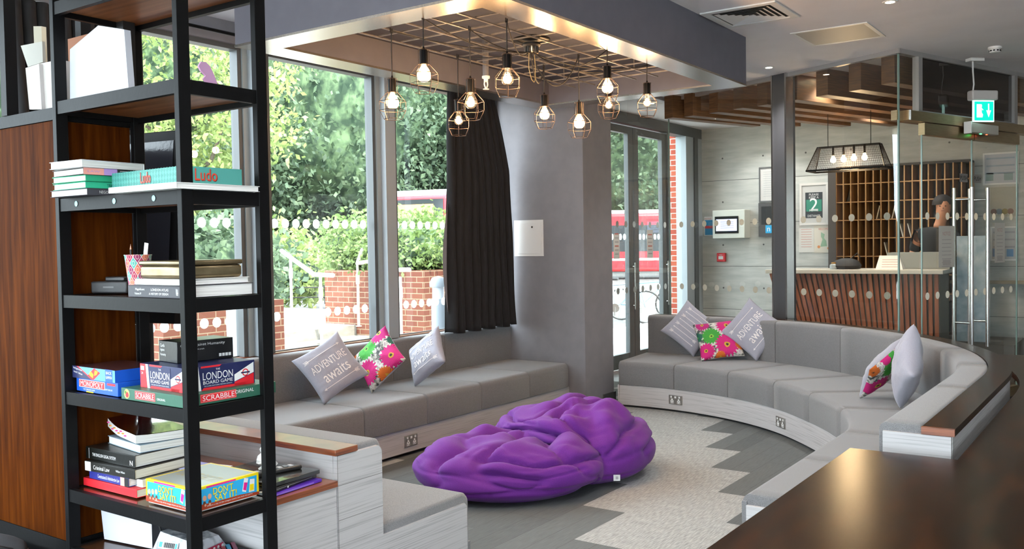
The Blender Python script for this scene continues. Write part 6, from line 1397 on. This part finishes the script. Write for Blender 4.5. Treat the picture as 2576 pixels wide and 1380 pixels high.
def foliage_proto(kind, mat, nclump, nper, size, core):
    if kind in _proto: return _proto[kind]
    b = MB(); Z = Vector((0, 0, 0)); R = 4.4; sd = 10+len(_proto)*13
    leaves(b, blob_pts(Z, R, R, R, nclump, sd), nper, .70, size, sd+1, 0); leaves(b, blob_pts(Z, R*.8, R*.8, R*.8, nclump//2, sd+7, .4), nper, .7, size, sd+2, 0)
    me = D.meshes.new('foliage'); me.from_pydata(b.v, [], b.f); me.materials.append(mat)
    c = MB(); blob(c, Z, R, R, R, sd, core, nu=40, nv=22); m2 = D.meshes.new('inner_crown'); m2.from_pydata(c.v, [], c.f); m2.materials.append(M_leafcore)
    for p in m2.polygons: p.use_smooth = True
    _proto[kind] = (me, m2); return _proto[kind]
def tree(label, u, depth, z, rx, rz, seed, kind='A'):
    c = ondepth(u, 610, depth); c.z = z; t = thing('tree', label, 'tree', (c.x, c.y, 0), 0, 'trees across the street')
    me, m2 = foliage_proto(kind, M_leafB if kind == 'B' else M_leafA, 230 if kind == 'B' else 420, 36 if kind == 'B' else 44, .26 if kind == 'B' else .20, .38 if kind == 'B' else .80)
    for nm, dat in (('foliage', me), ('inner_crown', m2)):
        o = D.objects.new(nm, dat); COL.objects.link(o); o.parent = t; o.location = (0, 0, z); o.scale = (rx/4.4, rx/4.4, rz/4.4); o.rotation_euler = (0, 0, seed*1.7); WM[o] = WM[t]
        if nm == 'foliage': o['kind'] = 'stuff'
    b = MB(); r = random.Random(seed); b.tube([(c.x, c.y, -.03), (c.x+.1, c.y, z*.45), (c.x-.05, c.y+.1, z)], [.20, .15, .07], 10)
    for k in range(5):
        a = r.uniform(0, 2*PI); zz_ = z*(.35+.09*k); b.tube([(c.x, c.y, zz_), (c.x+1.1*math.cos(a), c.y+1.1*math.sin(a), zz_+.8), (c.x+rx*.6*math.cos(a), c.y+rx*.6*math.sin(a), zz_+1.7)], [.08, .05, .02], 6)
    b.build('trunk', M_bark, t); return t
tree('bright yellow-green tree seen through the gaps of the shelving tower', 455, 21.5, 5.4, 2.7, 3.0, 1, 'B')
tree('green tree behind the yellow-green one, filling the window left of the tower post', 180, 30, 5.2, 4.8, 4.8, 2)
tree('broad green tree directly behind the shelving tower', 560, 33, 5.0, 5.2, 4.6, 3)
tree('large green tree in the middle of the main window pane', 800, 33, 7.0, 5.0, 5.5, 4)
tree('tall dark green tree behind the light grey mullion', 985, 38, 8.0, 5.8, 6.6, 5)
tree('green tree beside the black curtain above the red bus', 1180, 37, 8.2, 5.2, 6.0, 6)
tree('tree seen through the entrance doors above the far red bus', 1580, 52, 8.0, 6.4, 6.0, 7)
tree('tree to the right of the entrance doors, mostly hidden by the pier', 1390, 55, 7.0, 6.0, 6.4, 8)
tree('farthest tree seen at the edge of the sidelight', 1760, 56, 7.5, 6.8, 7.0, 9)
tree('tree far left beyond the cabinet', -120, 26, 6.0, 4.6, 5.2, 10)
# hedge and shrubs
def shrub(label, c, rx, ry, rz, seed, mat, n, nper, size, name='hedge', spread=.26, core=.8):
    t = thing(name, label, name, (c.x, c.y, c.z-rz), 0); b = MB(); leaves(b, [p for p in blob_pts(c, rx, ry, rz, n, seed) if p.z > c.z-rz*.9], nper, spread, size, seed+1); o = b.build('foliage', mat, t); o['kind'] = 'stuff'
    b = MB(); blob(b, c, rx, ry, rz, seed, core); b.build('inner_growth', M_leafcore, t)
    b = MB(); b.tube([(c.x, c.y, c.z-rz*1.0), (c.x, c.y, c.z)], .05, 8); b.build('stem', M_bark, t)
shrub('dense light green hedge growing in the brick planter', Vector((10.75, 9.1, 1.56)), 1.15, .95, .48, 21, M_leafH, 420, 26, .085)
shrub('rounded hedge bush at the left end of the brick planter', Vector((10.6, 10.15, 1.56)), .85, .62, .50, 22, M_leafH, 300, 26, .085)
shrub('low dark shrub far left beyond the terrace', ondepth(480, 610, 16.5) + Vector((0, 0, -.55)), 1.8, 1.4, 1.05, 24, M_leafA, 240, 24, .18, 'shrub', .4)
shrub('low shrub with reddish flowers beyond the terrace behind the tower post', ondepth(650, 625, 20) + Vector((0, 0, -.45)), 1.6, 1.5, .95, 25, M_leafB, 160, 24, .16, 'shrub', .4)
shrub('low clipped bushes on the lawn behind the park railing', ondepth(745, 690, 23) + Vector((0, 0, -.10)), 1.5, 1.2, .42, 26, M_leafB, 160, 22, .12, 'shrub', .3)
# handrails, bollard, railing, bin
M_rail = C('#cfccc0', .3, .5)
def handrail(label, posts, rail):
    t = thing('handrail', label, 'handrail', (posts[0][0], posts[0][1], posts[0][2]), 0, None)
    for x, y, z0, z1 in posts: b = MB(); b.tube([(x, y, z0), (x, y, z1-.02)], .021, 12); b.lathe([(.030, z1-.30), (.030, z1-.16), (.018, z1-.15)], (x, y, 0), 12); b.lathe([(.045, z0), (.045, z0+.012)], (x, y, 0), 14); b.build('post', M_rail, t)
    b = MB(); b.tube(rail, .030, 12); b.build('rail', M_rail, t)
A_ = onz(735, 825, .452); B_ = Vector((8.45, 9.05, .15))
z_at = lambda P, v: 1.6 - (v - 612)/FPX*((P-CAMP).dot(CAMR @ Vector((0, 0, -1))))
P1 = Vector((A_.x-.05, A_.y+.30, 1.52)); P2h = ondepth(790, 690, (B_-CAMP).dot(CAMR @ Vector((0, 0, -1)))+.25); P3h = ondepth(838, 692, (B_-CAMP).dot(CAMR @ Vector((0, 0, -1)))-.1)
handrail('pale handrail sloping down the steps outside, nearest the shelving tower', [(A_.x, A_.y, .452, 1.47), (B_.x, B_.y, .14, P3h.z)], [ondepth(708, 630, 13.1), ondepth(735, 650, 12.9), P2h, P3h])
C1_ = onz(930, 795, .452); handrail('thin handrail post in front of the brick planter, left of the mullion', [(9.55, 9.45, .452, 1.37)], [ondepth(912, 626, 13.6), Vector((9.55, 9.45, 1.37)), ondepth(946, 655, 12.9)])
Dp = onz(1008, 830, .45); Dp = ondepth(1008, 760, 12.2); handrail('handrail post with a short level rail right of the mullion, before the planter', [(Dp.x, Dp.y, -.003, 1.22)], [ondepth(985, 679, 12.4), ondepth(1030, 678, 12.0)])
q = ondepth(1103, 760, 10.6); t = thing('bollard_light', 'grey bollard light with a domed cap beside the brick planter', 'bollard', (q.x, q.y, 0)); b = MB(); b.lathe([(.085, -.003), (.085, .98), (.08, .99)], (q.x, q.y, 0), 24); b.build('post', C('#8b9298', .4), t); b = MB(); b.lathe([(.07, .99), (.07, 1.13)], (q.x, q.y, 0), 20); b.build('lens', C('#c8cdd2', .2), t); b = MB(); b.lathe([(.10, 1.13), (.10, 1.18), (.07, 1.235), (0, 1.255)], (q.x, q.y, 0), 24); b.build('cap', C('#8b9298', .4), t)
t = thing('park_railing', 'low black park railing along the lawn beyond the terrace', 'railing', (6, 18, .45)); Q0 = ondepth(560, 700, 18.6); Q1 = ondepth(990, 700, 18.6)
b = MB()
for z in (.80, .60): b.tube([(Q0.x, Q0.y, z), (Q1.x, Q1.y, z)], .014, 6)
b.build('rails', M_blackmat, t)
for k in range(6): p = Q0.lerp(Q1, k/5); b = MB(); b.tube([(p.x, p.y, .46), (p.x, p.y, .84)], .024, 8); b.build('post', M_blackmat, t)
q = ondepth(786, 710, 21); b = MB(); b.cbox((q.x, q.y, .46), (.34, .34, .75), .3); tag(b.build('litter_bin', C((.06, .065, .07), .6), bevel=.02), 'dark grey litter bin on the lawn under the trees', 'litter bin')
q = ondepth(712, 672, 26); t = thing('warning_sign', 'small yellow triangular sign near the far buses', 'sign', (q.x, q.y, .4)); b = MB(); rt_ = (CAMR @ Vector((1, 0, 0))); fr = (q, rt_, UP); b.poly(fr, [(-.22, -.22), (.30, -.22), (-.05, .35)], 0); b.build('plate', C('#f0c020', .5), t); b = MB(); b.tube([q, Vector((q.x, q.y, .40))], .02, 6); b.build('post', M_steel, t)
# buses
M_busred = C('#c8202b', .35); M_busdark = C((.03, .035, .04), .12); M_buswhite = C('#dfe3e3', .4); M_busteal = C('#4d8583', .3)
def bus(label, u, depth, rot_deg, L=10.5, Hh=3.0, two=False, disp=False, mir=1, ws=False):
    c = ondepth(u, 610, depth); t = thing('bus', label, 'bus', (c.x, c.y, -.03), math.radians(rot_deg), 'red buses on the road')
    Wb = 2.5; b = MB(); b.box((-L/2, -Wb/2, .35), (L/2, Wb/2, Hh-.12)); b.build('body', M_busred, t, local=True, bevel=.12, seg=3)
    b = MB(); b.box((-L/2+.25, -Wb/2+.12, Hh-.13), (L/2-.35, Wb/2-.12, Hh+.06)); b.build('roof', M_buswhite, t, local=True, bevel=.08, seg=3)
    for s in (-1, 1):
        n = 7
        for k in range(n):
            x0 = -L/2+.5+(L-1.2)*k/n; b = MB(); b.box((x0, s*(Wb/2+.004), 1.25), (x0+(L-1.2)/n-.10, s*(Wb/2-.05), Hh-.62), 0); b.build('window', M_busteal if ws else M_busdark, t, local=True)
        b = MB(); b.box((-L/2+.2, s*(Wb/2+.006), .85), (L/2-.2, s*(Wb/2-.04), .95)); b.build('side_stripe', M_buswhite, t, local=True)
    b = MB(); b.box((L/2-.06, -Wb/2+.14, 1.10), (L/2+.012, Wb/2-.14, Hh-.22)); b.build('windscreen', M_busdark, t, local=True)
    if disp:
        b = MB(); b.box((L/2+.013, -.86, Hh-.72), (L/2+.030, .80, Hh-.36)); b.build('destination_display', C((.9, .45, .08), .5, 0, (1, .50, .10), 1.6), t, local=True)
        b = MB(); b.lathe([(0, -.05), (.14, 0), (0, .05)], (L/2+.05, -1.02, Hh-.40), 14); b.build('amber_lamp', C((.9, .45, .08), .5, 0, (1, .5, .12), 1.2), t, local=True)
    for sx in (-1, 1):
        for sy in (-1, 1): b = MB(); b.lathe([(.48, -.14), (.48, .14)], (sx*L*.30, sy*(Wb/2-.12), .48), 20, M=Matrix.Rotation(PI/2, 4, 'X')); b.build('wheel', M_blackmat, t, local=True)
    return t
va = math.degrees(rotc) - 90                # heading straight at the camera
c_ = ondepth(1150, 610, 31)
bus('red bus with an orange destination display above the hedge', 1207, 29.5, va-24, 9, 3.15, disp=True)
bus('long red bus seen through the entrance doors', 1560, 42, va+84, 11.5, 3.05)
bus('red and white bus far away under the trees, left of the hedge', 780, 58, va+80, 11.0, 3.1, ws=True)
# bicycles
def bike(label, u, depth, rot, col):
    c = ondepth(u, 700, depth); t = thing('bicycle', label, 'bicycle', (c.x, c.y, -.03), math.radians(rot), 'bicycles parked outside the entrance')
    for x in (-.52, .52):
        b = MB(); b.tube([(x+.32*math.cos(2*PI*k/28), 0, .34+.32*math.sin(2*PI*k/28)) for k in range(28)], .018, 6, closed=True); b.build('tyre', M_blackmat, t, local=True)
        b = MB()
        for k in range(14): a = 2*PI*k/14; b.tube([(x, 0, .34), (x+.31*math.cos(a), 0, .34+.31*math.sin(a))], .0022, 4)
        b.build('spokes', M_steel, t, local=True)
    b = MB(); S1, S2, Bk, Hd = Vector((-.18, 0, .86)), Vector((-.10, 0, .32)), Vector((-.52, 0, .34)), Vector((.34, 0, .82))
    for p, q in ((S1, S2), (S2, Hd - UP*.08), (S1 - UP*.08, Hd), (S2, Bk), (S1 - UP*.08, Bk), (Hd + UP*.12, Vector((.52, 0, .34)))): b.tube([p, q], .016, 8)
    b.build('frame', C(col, .35), t, local=True)
    b = MB(); b.tube([(.30, -.26, .96), (.36, -.15, .98), (.36, .15, .98), (.30, .26, .96)], .013, 8); b.build('handlebar', M_steel, t, local=True)
    b = MB(); b.box((-.30, -.06, .88), (-.04, .06, .93)); b.build('saddle', M_blackmat, t, local=True, bevel=.02)
    b = MB(); b.lathe([(.09, -.01), (.09, .01)], (-.10, -.05, .32), 16, M=Matrix.Rotation(PI/2, 4, 'X')); b.box((-.11, -.10, .16), (-.09, -.06, .34)); b.build('crankset', M_steel, t, local=True)
bike('bicycle parked nearest the grey pier outside the entrance', 1560, 18.5, va+70, '#8d9aa6')
bike('bicycle parked further right with a pale blue frame', 1625, 19.2, va+78, '#7fb4d8')
# building across the street whose bricks show in the glass
